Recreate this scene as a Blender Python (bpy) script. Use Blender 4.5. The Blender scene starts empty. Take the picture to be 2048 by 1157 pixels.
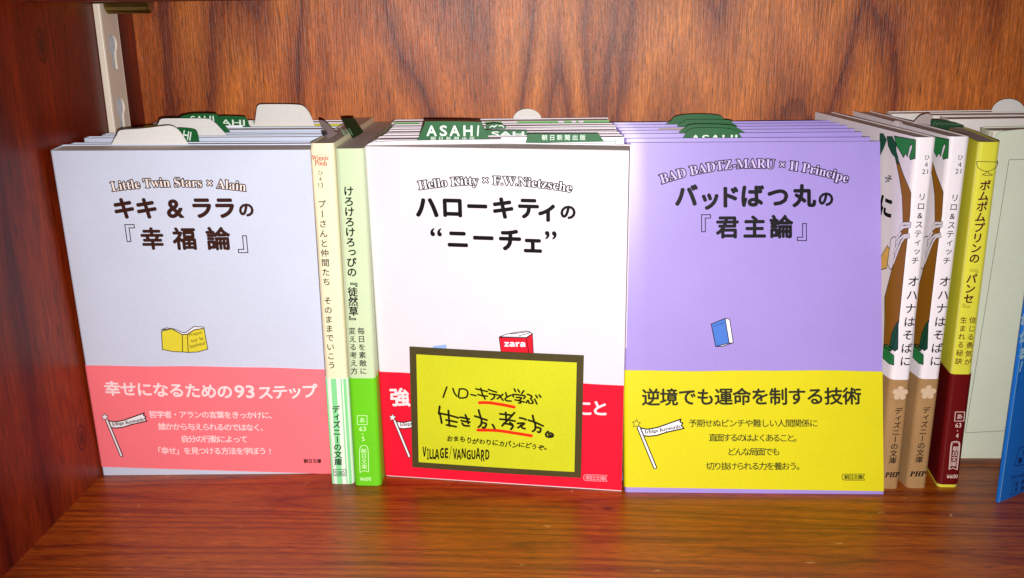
import bpy, math, random
import numpy as np
from mathutils import Vector as V, Matrix
from mathutils.geometry import delaunay_2d_cdt
random.seed(7)
sc = bpy.context.scene
COL = sc.collection
MM = 0.001

# ------------------------------------------------------------------ camera
# measured in millimetres: x right, y into the shelf, z up; shelf floor z = 0
FPX, CH, PITCH, ROLL, YAW = 1962.064, 202.897, 0.286532, -0.014424, -0.056111
PW, PH = 2048, 1157
_f = V((math.sin(YAW)*math.cos(PITCH), math.cos(YAW)*math.cos(PITCH), -math.sin(PITCH)))
_r = V((math.cos(YAW), -math.sin(YAW), 0)); _u = _r.cross(_f)
CR = _r*math.cos(ROLL) + _u*math.sin(ROLL)
CU = -_r*math.sin(ROLL) + _u*math.cos(ROLL)
CF = _f
EYE = V((0, 0, CH))
cam = bpy.data.cameras.new('camera'); camo = bpy.data.objects.new('camera', cam); COL.objects.link(camo)
m = Matrix((CR, CU, -CF)).transposed().to_4x4(); m.translation = EYE*MM
camo.matrix_world = m
cam.sensor_width = 36; cam.lens = 36*FPX/2048
cam.clip_start = 0.005; cam.clip_end = 20
sc.camera = camo

# ------------------------------------------------------------------ light
sc.view_settings.view_transform = 'Standard'
sc.view_settings.look = 'None'
sc.view_settings.exposure = 0.0
sc.view_settings.gamma = 1.0
w = bpy.data.worlds.new('World'); sc.world = w; w.use_nodes = True
bg = w.node_tree.nodes['Background']; bg.inputs[0].default_value = (1.0, 0.92, 0.85, 1); bg.inputs[1].default_value = 0.05

def lamp(name, kind, loc, energy, color, size):
    l = bpy.data.lights.new(name, kind); o = bpy.data.objects.new(name, l); COL.objects.link(o)
    l.energy = energy; l.color = color; o.location = V(loc)*MM
    if kind == 'AREA': l.size = size*MM
    else: l.shadow_soft_size = size*MM
    return o, l
# the phone's flash, a centimetre below the lens: a small lamp whose beam falls off to the sides
fo, fl = lamp('phone_flash', 'SPOT', (3, 2, CH-9), 9.2, (1.0, 0.975, 0.96), 1.6)
fl.spot_size = math.radians(92); fl.spot_blend = 1.0
fo.rotation_euler = (V((-12, 400, 85)) - V((3, 2, CH-9))).to_track_quat('-Z', 'Y').to_euler()
# unseen soft fill added for the warm ambience, above and behind the photographer
co, cl = lamp('ambient_fill', 'AREA', (150, -700, 1500), 3.0, (1.0, 0.9, 0.78), 500)
co.rotation_euler = (V((0, 400, 60)) - V((150, -700, 1500))).to_track_quat('-Z', 'Y').to_euler()

# ------------------------------------------------------------------ pixel helpers (calibrated camera)
def ray(px, py):
    d = CF + CR*((px-PW/2)/FPX) - CU*((py-PH/2)/FPX)
    return d.normalized()
def proj(P):
    d = P-EYE; z = d.dot(CF)
    return (PW/2+FPX*d.dot(CR)/z, PH/2-FPX*d.dot(CU)/z)
def at_z(px, z=0.0):
    d = ray(*px); return EYE + d*((z-EYE.z)/d.z)
def at_y(px, y):
    d = ray(*px); return EYE + d*(y/d.y)
def at_x(px, x):
    d = ray(*px); return EYE + d*(x/d.x)
def at_r(px, B, R=148.0):
    d = ray(*px); mm = EYE-B; b = mm.dot(d); disc = b*b-(mm.dot(mm)-R*R)
    return EYE + d*(-b-math.sqrt(max(disc, 0)))

# ------------------------------------------------------------------ materials
def mat(name):
    m = bpy.data.materials.new(name); m.use_nodes = True
    nt = m.node_tree; return m, nt, nt.nodes['Principled BSDF']
def lin(c): return tuple(((x/255)/12.92 if x/255 <= .04045 else ((x/255+.055)/1.055)**2.4) for x in c)+(1,)
def N(nt, t, **kw):
    n = nt.nodes.new(t)
    for k, v in kw.items(): setattr(n, k, v)
    return n
MATS = {}
def paper(name, rgb, rough=.45, spec=.22, grain=.06, coat=0.0, scale=900):
    """printed or plain paper: base colour with a faint fibre mottle and fine bump"""
    if name in MATS: return MATS[name]
    m, nt, b = mat(name); L = nt.links
    tc = N(nt, 'ShaderNodeTexCoord'); n1 = N(nt, 'ShaderNodeTexNoise'); n1.inputs['Scale'].default_value = scale; n1.inputs['Detail'].default_value = 3
    n2 = N(nt, 'ShaderNodeTexNoise'); n2.inputs['Scale'].default_value = 45; n2.inputs['Detail'].default_value = 3
    L.new(tc.outputs['Object'], n1.inputs['Vector']); L.new(tc.outputs['Object'], n2.inputs['Vector'])
    ad = N(nt, 'ShaderNodeMath', operation='ADD'); L.new(n1.outputs['Fac'], ad.inputs[0]); L.new(n2.outputs['Fac'], ad.inputs[1])
    mr = N(nt, 'ShaderNodeMapRange'); mr.inputs['From Min'].default_value = .6; mr.inputs['From Max'].default_value = 1.4
    mr.inputs['To Min'].default_value = 1-grain; mr.inputs['To Max'].default_value = 1+grain*.4
    L.new(ad.outputs[0], mr.inputs['Value'])
    mx = N(nt, 'ShaderNodeMix', data_type='RGBA', blend_type='MULTIPLY'); mx.inputs['Factor'].default_value = 1
    c = lin(rgb); mx.inputs['A'].default_value = c
    L.new(mr.outputs[0], mx.inputs['B']); L.new(mx.outputs['Result'], b.inputs['Base Color'])
    b.inputs['Roughness'].default_value = rough; b.inputs['Specular IOR Level'].default_value = spec
    if coat: b.inputs['Coat Weight'].default_value = coat; b.inputs['Coat Roughness'].default_value = .22
    bp = N(nt, 'ShaderNodeBump'); bp.inputs['Strength'].default_value = .12; bp.inputs['Distance'].default_value = .0001
    L.new(n2.outputs['Fac'], bp.inputs['Height'])
    n3 = N(nt, 'ShaderNodeTexNoise'); n3.inputs['Scale'].default_value = 14; n3.inputs['Detail'].default_value = 1; L.new(tc.outputs['Object'], n3.inputs['Vector'])
    b2 = N(nt, 'ShaderNodeBump'); b2.inputs['Strength'].default_value = .5; b2.inputs['Distance'].default_value = .002
    L.new(n3.outputs['Fac'], b2.inputs['Height']); L.new(b2.outputs[0], bp.inputs['Normal']); L.new(bp.outputs[0], b.inputs['Normal'])
    MATS[name] = m; return m
def ink(name, rgb, rough=.5):
    return paper('ink_'+name, rgb, rough, .16, .04)

def page_mat():
    if 'pages' in MATS: return MATS['pages']
    m, nt, b = mat('page_edges'); L = nt.links
    uv = N(nt, 'ShaderNodeUVMap'); mp = N(nt, 'ShaderNodeMapping'); mp.inputs['Scale'].default_value = (4.5, .012, 1)
    n = N(nt, 'ShaderNodeTexNoise'); n.inputs['Scale'].default_value = 1; n.inputs['Detail'].default_value = 4; n.inputs['Roughness'].default_value = .7
    r = N(nt, 'ShaderNodeValToRGB'); r.color_ramp.elements[0].position = .34; r.color_ramp.elements[1].position = .66
    r.color_ramp.elements[0].color = lin((176, 160, 152)); r.color_ramp.elements[1].color = lin((240, 230, 222))
    L.new(uv.outputs[0], mp.inputs[0]); L.new(mp.outputs[0], n.inputs['Vector']); L.new(n.outputs['Fac'], r.inputs[0]); L.new(r.outputs[0], b.inputs['Base Color'])
    bp = N(nt, 'ShaderNodeBump'); bp.inputs['Strength'].default_value = .5; bp.inputs['Distance'].default_value = .0002
    L.new(n.outputs['Fac'], bp.inputs['Height']); L.new(bp.outputs[0], b.inputs['Normal'])
    b.inputs['Roughness'].default_value = .85; b.inputs['Specular IOR Level'].default_value = .2
    MATS['pages'] = m; return m

def wood(name, grain, cols, rings, ring_scale, fibre, rough, bump, knots=(), knotcol=(40, 12, 4), scratches=False, coat=0.0, warp=.25, seed=0.0, redshift=None, fc=1.0):
    """stained board. grain = 'x','y','z' axis the fibres run along, ring bands as a saw-tooth of stretched noise"""
    m, nt, b = mat(name); L = nt.links
    tc = N(nt, 'ShaderNodeTexCoord')
    src = tc.outputs['Object']
    def mapping(along, across):
        mp = N(nt, 'ShaderNodeMapping')
        s = [across]*3; s['xyz'.index(grain)] = along
        mp.inputs['Scale'].default_value = s; mp.inputs['Location'].default_value = (seed, seed*1.7, seed*.6)
        return mp
    mp1 = mapping(ring_scale*warp, ring_scale)
    # knots bend the grain
    vec = src
    kmask = None
    for (kx, ky, kz, kr) in knots:
        d = N(nt, 'ShaderNodeVectorMath', operation='SUBTRACT'); L.new(src, d.inputs[0]); d.inputs[1].default_value = (kx*MM, ky*MM, kz*MM)
        sq = N(nt, 'ShaderNodeVectorMath', operation='MULTIPLY'); L.new(d.outputs[0], sq.inputs[0])
        q = [1, 1, 1]; q['xyz'.index(grain)] = .62; sq.inputs[1].default_value = q
        ln = N(nt, 'ShaderNodeVectorMath', operation='LENGTH'); L.new(sq.outputs[0], ln.inputs[0])
        mr = N(nt, 'ShaderNodeMapRange', interpolation_type='SMOOTHSTEP'); mr.inputs['From Min'].default_value = 0; mr.inputs['From Max'].default_value = kr*MM
        mr.inputs['To Min'].default_value = 1; mr.inputs['To Max'].default_value = 0
        L.new(ln.outputs['Value'], mr.inputs['Value'])
        if kmask is None: kmask = mr.outputs[0]
        else:
            a = N(nt, 'ShaderNodeMath', operation='MAXIMUM'); L.new(kmask, a.inputs[0]); L.new(mr.outputs[0], a.inputs[1]); kmask = a.outputs[0]
    L.new(vec, mp1.inputs[0])
    n1 = N(nt, 'ShaderNodeTexNoise'); n1.inputs['Scale'].default_value = 1; n1.inputs['Detail'].default_value = 2.5; n1.inputs['Roughness'].default_value = .45; n1.inputs['Distortion'].default_value = .15
    L.new(mp1.outputs[0], n1.inputs['Vector'])
    hv = n1.outputs['Fac']
    if kmask is not None:
        ma = N(nt, 'ShaderNodeMath', operation='MULTIPLY_ADD'); L.new(kmask, ma.inputs[0]); ma.inputs[1].default_value = .55; L.new(hv, ma.inputs[2]); hv = ma.outputs[0]
    # ragged edge of the bands
    mpr = mapping(fibre*.05, fibre*.5); L.new(src, mpr.inputs[0])
    nr = N(nt, 'ShaderNodeTexNoise'); nr.inputs['Scale'].default_value = 1; nr.inputs['Detail'].default_value = 4; L.new(mpr.outputs[0], nr.inputs['Vector'])
    ra = N(nt, 'ShaderNodeMath', operation='MULTIPLY_ADD'); L.new(nr.outputs['Fac'], ra.inputs[0]); ra.inputs[1].default_value = .035; L.new(hv, ra.inputs[2])
    mu = N(nt, 'ShaderNodeMath', operation='MULTIPLY'); L.new(ra.outputs[0], mu.inputs[0]); mu.inputs[1].default_value = rings
    fr = N(nt, 'ShaderNodeMath', operation='FRACT'); L.new(mu.outputs[0], fr.inputs[0])
    cr = N(nt, 'ShaderNodeValToRGB'); e = cr.color_ramp.elements
    e[0].position = 0; e[0].color = lin(cols[1]); e[1].position = 1; e[1].color = lin(cols[2])
    x = e.new(.45); x.color = lin(cols[0]); x = e.new(.86); x.color = lin(cols[1]); x = e.new(.93); x.color = lin(cols[2])
    L.new(fr.outputs[0], cr.inputs[0])
    # fibres
    mp2 = mapping(fibre*.045, fibre); L.new(src, mp2.inputs[0])
    n2 = N(nt, 'ShaderNodeTexNoise'); n2.inputs['Scale'].default_value = 1; n2.inputs['Detail'].default_value = 5; n2.inputs['Roughness'].default_value = .65
    L.new(mp2.outputs[0], n2.inputs['Vector'])
    fm = N(nt, 'ShaderNodeMapRange'); fm.inputs['From Min'].default_value = .32; fm.inputs['From Max'].default_value = .68; fm.inputs['To Min'].default_value = 1-.38*fc; fm.inputs['To Max'].default_value = 1+.3*fc
    L.new(n2.outputs['Fac'], fm.inputs['Value'])
    mx = N(nt, 'ShaderNodeMix', data_type='RGBA', blend_type='MULTIPLY'); mx.inputs['Factor'].default_value = 1
    L.new(cr.outputs[0], mx.inputs['A']); L.new(fm.outputs[0], mx.inputs['B'])
    out = mx.outputs['Result']
    # cloudy uneven stain
    n3 = N(nt, 'ShaderNodeTexNoise'); n3.inputs['Scale'].default_value = 9; n3.inputs['Detail'].default_value = 3; L.new(src, n3.inputs['Vector'])
    r3 = N(nt, 'ShaderNodeValToRGB'); r3.color_ramp.elements[0].position = .3; r3.color_ramp.elements[1].position = .7
    r3.color_ramp.elements[0].color = lin(redshift or (235, 205, 190)); r3.color_ramp.elements[1].color = (1, 1, 1, 1)
    L.new(n3.outputs['Fac'], r3.inputs[0])
    m3 = N(nt, 'ShaderNodeMix', data_type='RGBA', blend_type='MULTIPLY'); m3.inputs['Factor'].default_value = 1
    L.new(out, m3.inputs['A']); L.new(r3.outputs[0], m3.inputs['B']); out = m3.outputs['Result']
    # crisp fine streaks of the veneer, its glints painted in as lighter colour
    mp5 = mapping(fibre*.22, fibre*2.2); L.new(src, mp5.inputs[0])
    n5 = N(nt, 'ShaderNodeTexNoise'); n5.inputs['Scale'].default_value = 1; n5.inputs['Detail'].default_value = 2; L.new(mp5.outputs[0], n5.inputs['Vector'])
    r5 = N(nt, 'ShaderNodeMapRange'); r5.inputs['From Min'].default_value = .3; r5.inputs['From Max'].default_value = .7; r5.inputs['To Min'].default_value = .72; r5.inputs['To Max'].default_value = 1.32; r5.clamp = False
    L.new(n5.outputs['Fac'], r5.inputs['Value'])
    m5 = N(nt, 'ShaderNodeMix', data_type='RGBA', blend_type='MULTIPLY'); m5.inputs['Factor'].default_value = 1
    L.new(out, m5.inputs['A']); L.new(r5.outputs[0], m5.inputs['B']); out = m5.outputs['Result']
    # pores: short dark dashes
    mp4 = mapping(110, 900); L.new(src, mp4.inputs[0])
    n4 = N(nt, 'ShaderNodeTexNoise'); n4.inputs['Scale'].default_value = 1; n4.inputs['Detail'].default_value = 1; L.new(mp4.outputs[0], n4.inputs['Vector'])
    r4 = N(nt, 'ShaderNodeMapRange'); r4.inputs['From Min'].default_value = .24; r4.inputs['From Max'].default_value = .36; r4.inputs['To Min'].default_value = .35; r4.inputs['To Max'].default_value = 1
    L.new(n4.outputs['Fac'], r4.inputs['Value'])
    m4 = N(nt, 'ShaderNodeMix', data_type='RGBA', blend_type='MULTIPLY'); m4.inputs['Factor'].default_value = .8
    L.new(out, m4.inputs['A']); L.new(r4.outputs[0], m4.inputs['B']); out = m4.outputs['Result']
    if kmask is not None:
        kp = N(nt, 'ShaderNodeMath', operation='POWER'); L.new(kmask, kp.inputs[0]); kp.inputs[1].default_value = 3.0
        mk = N(nt, 'ShaderNodeMix', data_type='RGBA'); L.new(kp.outputs[0], mk.inputs['Factor']); L.new(out, mk.inputs['A']); mk.inputs['B'].default_value = lin(knotcol); out = mk.outputs['Result']
    if scratches:
        for (sc3, lo_, hi_, col_, am) in (((60, 190, 1), .08, .14, (206, 150, 86), .5), ((190, 55, 1), .05, .09, (214, 166, 104), .5), ((90, 240, 1), .06, .14, (60, 24, 8), .6)):
            mpv = N(nt, 'ShaderNodeMapping'); mpv.inputs['Scale'].default_value = sc3; mpv.inputs['Rotation'].default_value = (0, 0, .3)
            nd = N(nt, 'ShaderNodeTexNoise'); nd.inputs['Scale'].default_value = 260; nd.inputs['Detail'].default_value = 3; L.new(src, nd.inputs['Vector'])
            vm = N(nt, 'ShaderNodeVectorMath', operation='MULTIPLY_ADD'); L.new(nd.outputs['Color'], vm.inputs[0]); vm.inputs[1].default_value = (.006, .006, 0); L.new(src, vm.inputs[2])
            L.new(vm.outputs[0], mpv.inputs[0])
            sv = N(nt, 'ShaderNodeTexVoronoi'); sv.inputs['Scale'].default_value = 1; L.new(mpv.outputs[0], sv.inputs['Vector'])
            ss = N(nt, 'ShaderNodeMapRange'); ss.inputs['From Min'].default_value = lo_; ss.inputs['From Max'].default_value = hi_; ss.inputs['To Min'].default_value = 1; ss.inputs['To Max'].default_value = 0
            L.new(sv.outputs['Distance'], ss.inputs['Value'])
            # only some cells carry a mark
            sep = N(nt, 'ShaderNodeSeparateColor'); L.new(sv.outputs['Color'], sep.inputs[0])
            gt = N(nt, 'ShaderNodeMath', operation='GREATER_THAN'); L.new(sep.outputs[0], gt.inputs[0]); gt.inputs[1].default_value = .84
            mf0 = N(nt, 'ShaderNodeMath', operation='MULTIPLY'); L.new(ss.outputs[0], mf0.inputs[0]); L.new(gt.outputs[0], mf0.inputs[1])
            mf = N(nt, 'ShaderNodeMath', operation='MULTIPLY'); L.new(mf0.outputs[0], mf.inputs[0]); mf.inputs[1].default_value = am
            ms = N(nt, 'ShaderNodeMix', data_type='RGBA'); L.new(mf.outputs[0], ms.inputs['Factor']); L.new(out, ms.inputs['A']); ms.inputs['B'].default_value = lin(col_); out = ms.outputs['Result']
    L.new(out, b.inputs['Base Color'])
    rr = N(nt, 'ShaderNodeMapRange'); rr.inputs['To Min'].default_value = rough-.1; rr.inputs['To Max'].default_value = rough+.12
    L.new(n3.outputs['Fac'], rr.inputs['Value']); L.new(rr.outputs[0], b.inputs['Roughness'])
    b.inputs['Specular IOR Level'].default_value = .28
    if coat:
        b.inputs['Coat Weight'].default_value = coat; b.inputs['Coat Roughness'].default_value = .3
    bp = N(nt, 'ShaderNodeBump'); bp.inputs['Strength'].default_value = bump; bp.inputs['Distance'].default_value = .0003
    L.new(n2.outputs['Fac'], bp.inputs['Height']); L.new(bp.outputs[0], b.inputs['Normal']); L.new(bp.outputs[0], b.inputs['Coat Normal'])
    return m

# ------------------------------------------------------------------ objects
def link(name, verts, faces, material, parent=None, smooth=False, uvs=None, local=None):
    """one mesh object from millimetre coordinates; local = object origin (mm)"""
    me = bpy.data.meshes.new(name)
    o0 = local or (parent_loc(parent) if parent else V((0, 0, 0)))
    me.from_pydata([tuple((V(v)-o0)*MM) for v in verts], [], faces)
    if uvs is not None:
        ul = me.uv_layers.new(name='UVMap')
        for lp in me.loops: ul.data[lp.index].uv = uvs[lp.vertex_index]
    me.materials.append(material)
    if smooth: me.shade_smooth()
    o = bpy.data.objects.new(name, me); COL.objects.link(o)
    if parent: o.parent = parent
    else: o.location = o0*MM
    return o
LOCS = {}
def parent_loc(p):
    while p.parent: p = p.parent
    return LOCS.get(p.name, V((0, 0, 0)))
def thing(name, label, cat, loc, group=None):
    o = bpy.data.objects.new(name, None); COL.objects.link(o); o.empty_display_size = .01
    o.location = V(loc)*MM; LOCS[o.name] = V(loc)
    o['label'] = label; o['category'] = cat
    if group: o['group'] = group
    return o
def tag(o, label=None, cat=None, group=None, kind=None):
    if label: o['label'] = label
    if cat: o['category'] = cat
    if group: o['group'] = group
    if kind: o['kind'] = kind
    return o
def box(name, a, b, material, parent=None, bevel=0):
    (x0, y0, z0), (x1, y1, z1) = a, b
    vs = [(x, y, z) for x in (x0, x1) for y in (y0, y1) for z in (z0, z1)]
    fs = [(0, 1, 3, 2), (4, 6, 7, 5), (0, 4, 5, 1), (2, 3, 7, 6), (0, 2, 6, 4), (1, 5, 7, 3)]
    o = link(name, vs, fs, material, parent)
    if bevel:
        md = o.modifiers.new('bevel', 'BEVEL'); md.width = bevel*MM; md.segments = 2
    return o

# ------------------------------------------------------------------ 2-D shapes (text, strokes, fills)
GC = {}
def glyphs2d(s):
    """outline text -> (verts, tris) in em units"""
    if s in GC: return GC[s]
    c = bpy.data.curves.new('t', 'FONT'); c.body = s; c.resolution_u = 3
    o = bpy.data.objects.new('t', c); me = bpy.data.meshes.new_from_object(o)
    vs = [(v.co.x, v.co.y) for v in me.vertices]; fs = [tuple(p.vertices) for p in me.polygons]
    # merge doubles
    key = {}; mp = []; nv = []
    for v in vs:
        k = (round(v[0], 5), round(v[1], 5))
        if k not in key: key[k] = len(nv); nv.append(v)
        mp.append(key[k])
    fs = [tuple(mp[i] for i in f) for f in fs]; fs = [f for f in fs if len(set(f)) > 2]
    bpy.data.objects.remove(o); bpy.data.curves.remove(c); bpy.data.meshes.remove(me)
    GC[s] = (nv, fs); return GC[s]
def bbox(sh):
    xs = [v[0] for v in sh[0]]; ys = [v[1] for v in sh[0]]
    return min(xs), min(ys), max(xs), max(ys)
def ccw(poly, vs):
    a = sum(vs[poly[i]][0]*vs[poly[(i+1) % len(poly)]][1]-vs[poly[(i+1) % len(poly)]][0]*vs[poly[i]][1] for i in range(len(poly)))
    return tuple(poly) if a > 0 else tuple(reversed(poly))
def region(segs, w, base_edges, nseg=8, erode=False):
    """triangulate everything within w[i] of segment i, or inside the closed outline base_edges (even-odd)"""
    segs = [(a, b, ww) for a, b, ww in segs]
    vs, ed = [], []
    for a, b in base_edges:
        k = len(vs); vs += [a, b]; ed.append((k, k+1))
    seen = set()
    for a, b, ww in segs:
        dx, dy = b[0]-a[0], b[1]-a[1]; l = math.hypot(dx, dy)
        for c in (a, b):
            key = (round(c[0], 5), round(c[1], 5))
            if key in seen: continue
            seen.add(key); k = len(vs)
            vs += [(c[0]+ww*math.cos(2*math.pi*j/nseg+.1), c[1]+ww*math.sin(2*math.pi*j/nseg+.1)) for j in range(nseg)]
            ed += [(k+j, k+(j+1) % nseg) for j in range(nseg)]
        if l > 1e-6:
            nx, ny = -dy/l*ww, dx/l*ww; k = len(vs)
            vs += [(a[0]+nx, a[1]+ny), (a[0]-nx, a[1]-ny), (b[0]-nx, b[1]-ny), (b[0]+nx, b[1]+ny)]
            ed += [(k, k+1), (k+1, k+2), (k+2, k+3), (k+3, k)]
    r = delaunay_2d_cdt([V(v) for v in vs], ed, [], 0, 2e-5, False)
    P = np.array([(v[0], v[1]) for v in r[0]]); T = np.array([tuple(f) for f in r[2]])
    C = P[T].mean(axis=1)
    keep = np.zeros(len(C), bool); near = np.zeros(len(C), bool); order = np.argsort(C[:, 0], kind='stable'); nch = max(1, len(C)//300)
    if segs:
        SA = np.array([s_[0] for s_ in segs]); SB = np.array([s_[1] for s_ in segs]); SW = np.array([s_[2] for s_ in segs])
        lo, hi = np.minimum(SA[:, 0], SB[:, 0])-SW, np.maximum(SA[:, 0], SB[:, 0])+SW
    if base_edges:
        EA = np.array([e[0] for e in base_edges]); EB = np.array([e[1] for e in base_edges])
        elo, ehi = np.minimum(EA[:, 0], EB[:, 0]), np.maximum(EA[:, 0], EB[:, 0])
    for ix in np.array_split(order, nch):
        cx, cy = C[ix, 0][:, None], C[ix, 1][:, None]; a0, a1 = C[ix, 0].min(), C[ix, 0].max()
        if segs:
            m_ = (hi >= a0) & (lo <= a1); A, B, Wd = SA[m_], SB[m_], SW[m_]
            if len(A):
                dx, dy = B[:, 0]-A[:, 0], B[:, 1]-A[:, 1]; L2 = np.maximum(dx*dx+dy*dy, 1e-14)
                t = ((cx-A[:, 0])*dx+(cy-A[:, 1])*dy)/L2; np.maximum(t, 0, out=t); np.minimum(t, 1, out=t)
                ex = cx-A[:, 0]-dx*t; ey = cy-A[:, 1]-dy*t
                near[ix] = (ex*ex+ey*ey < (Wd*(.995 if not erode else 1.0))**2).any(axis=1)
        if base_edges:
            m_ = (ehi >= a0) & (elo <= a1); A, B = EA[m_], EB[m_]
            if len(A):
                cr = (A[:, 0] > cx) != (B[:, 0] > cx)
                with np.errstate(all='ignore'): yi = (B[:, 1]-A[:, 1])*(cx-A[:, 0])/(B[:, 0]-A[:, 0])+A[:, 1]
                keep[ix] = ((cr & (cy < yi)).sum(axis=1) % 2) == 1
    keep = (keep & ~near) if erode else (keep | near)
    return [tuple(p) for p in P.tolist()], [tuple(f) for f in T[keep].tolist()]
def boundary(sh):
    cnt = {}
    for f in sh[1]:
        for i in range(len(f)):
            e = (f[i], f[(i+1) % len(f)]); ee = (min(e), max(e)); cnt[ee] = cnt.get(ee, 0)+1
    return [(sh[0][a], sh[0][b]) for (a, b), c in cnt.items() if c == 1]
def strokes2d(lines, w, nseg=10):
    """union of round-ended ribbons of half width w (number or per line)"""
    segs = []
    for li, pts in enumerate(lines):
        ww = w[li] if isinstance(w, (list, tuple)) else w
        segs += [(tuple(pts[i]), tuple(pts[i+1]), ww) for i in range(len(pts)-1)]
    return region(segs, None, [], nseg)
BC = {}
def bold(s, off, nseg=8):
    """glyph outline offset: off > 0 fatter with round corners, off < 0 thinner; a tuple (e, off) first
    thins by e and then fattens by e+off, which rounds the stroke ends"""
    if isinstance(off, tuple) and s in '『』“”「」': off = .012 if s in '“”' else 0
    if off == 0: return glyphs2d(s)
    k = (s, off)
    if k in BC: return BC[k]
    if isinstance(off, tuple):
        e, o = off; be = boundary(bold(s, -e)); r = e+o
        BC[k] = region([(a, b, r) for a, b in be], None, be, 10)
    else:
        be = boundary(glyphs2d(s)); r = abs(off)
        BC[k] = region([(a, b, r) for a, b in be], None, be, nseg if r > .03 else 6, erode=off < 0)
    return BC[k]
def poly2d(pts):
    vs = [V(p) for p in pts]
    r = delaunay_2d_cdt(vs, [], [ccw(tuple(range(len(vs))), vs)], 1, 1e-5)
    return [tuple(v) for v in r[0]], [tuple(f) for f, i in zip(r[2], r[5]) if i]
def smooth_line(pts, n=5, closed=False):
    out = []; P = list(pts); L = len(P)
    for i in range(L if closed else L-1):
        g = (lambda j: P[j % L]) if closed else (lambda j: P[max(0, min(L-1, j))])
        p0, p1, p2, p3 = g(i-1), g(i), g(i+1), g(i+2)
        for k in range(n):
            t = k/n
            out.append(tuple(.5*((2*p1[a])+(-p0[a]+p2[a])*t+(2*p0[a]-5*p1[a]+4*p2[a]-p3[a])*t*t+(-p0[a]+3*p1[a]-3*p2[a]+p3[a])*t**3) for a in (0, 1)))
    if not closed: out.append(P[-1])
    return out

SER = lambda s: ''.join(chr(0x1D400+ord(c)-65) if 'A' <= c <= 'Z' else chr(0x1D41A+ord(c)-97) if 'a' <= c <= 'z' else c for c in s)
ITA = lambda s: ''.join(chr(0x1D468+ord(c)-65) if 'A' <= c <= 'Z' else chr(0x1D482+ord(c)-97) if 'a' <= c <= 'z' else c for c in s)
SAN = lambda s: ''.join(chr(0x1D5D4+ord(c)-65) if 'A' <= c <= 'Z' else chr(0x1D5EE+ord(c)-97) if 'a' <= c <= 'z' else c for c in s)

class Surf:
    """a printable face: maps (x mm, y mm, lift mm) to space"""
    def __init__(s, fn, W, H): s.fn, s.W, s.H = fn, W, H
    def pt(s, x, y, lift=0.0): return s.fn(x, y, lift)
    def uv(s, px):
        x, y = s.W/2, s.H/2
        for _ in range(25):
            p = proj(s.fn(x, y, 0)); ex, ey = px[0]-p[0], px[1]-p[1]
            if abs(ex)+abs(ey) < .01: break
            a = proj(s.fn(x+.5, y, 0)); b = proj(s.fn(x, y+.5, 0))
            j = ((a[0]-p[0])*2, (b[0]-p[0])*2, (a[1]-p[1])*2, (b[1]-p[1])*2)
            D = j[0]*j[3]-j[1]*j[2]
            if abs(D) < 1e-9: break
            x += (ex*j[3]-j[1]*ey)/D; y += (j[0]*ey-j[2]*ex)/D
        return (x, y)
    def scale(s, px):
        """pixels per mm along y at a pixel"""
        x, y = s.uv(px); a = proj(s.fn(x, y-1, 0)); b = proj(s.fn(x, y+1, 0))
        return math.hypot(a[0]-b[0], a[1]-b[1])/2
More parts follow.
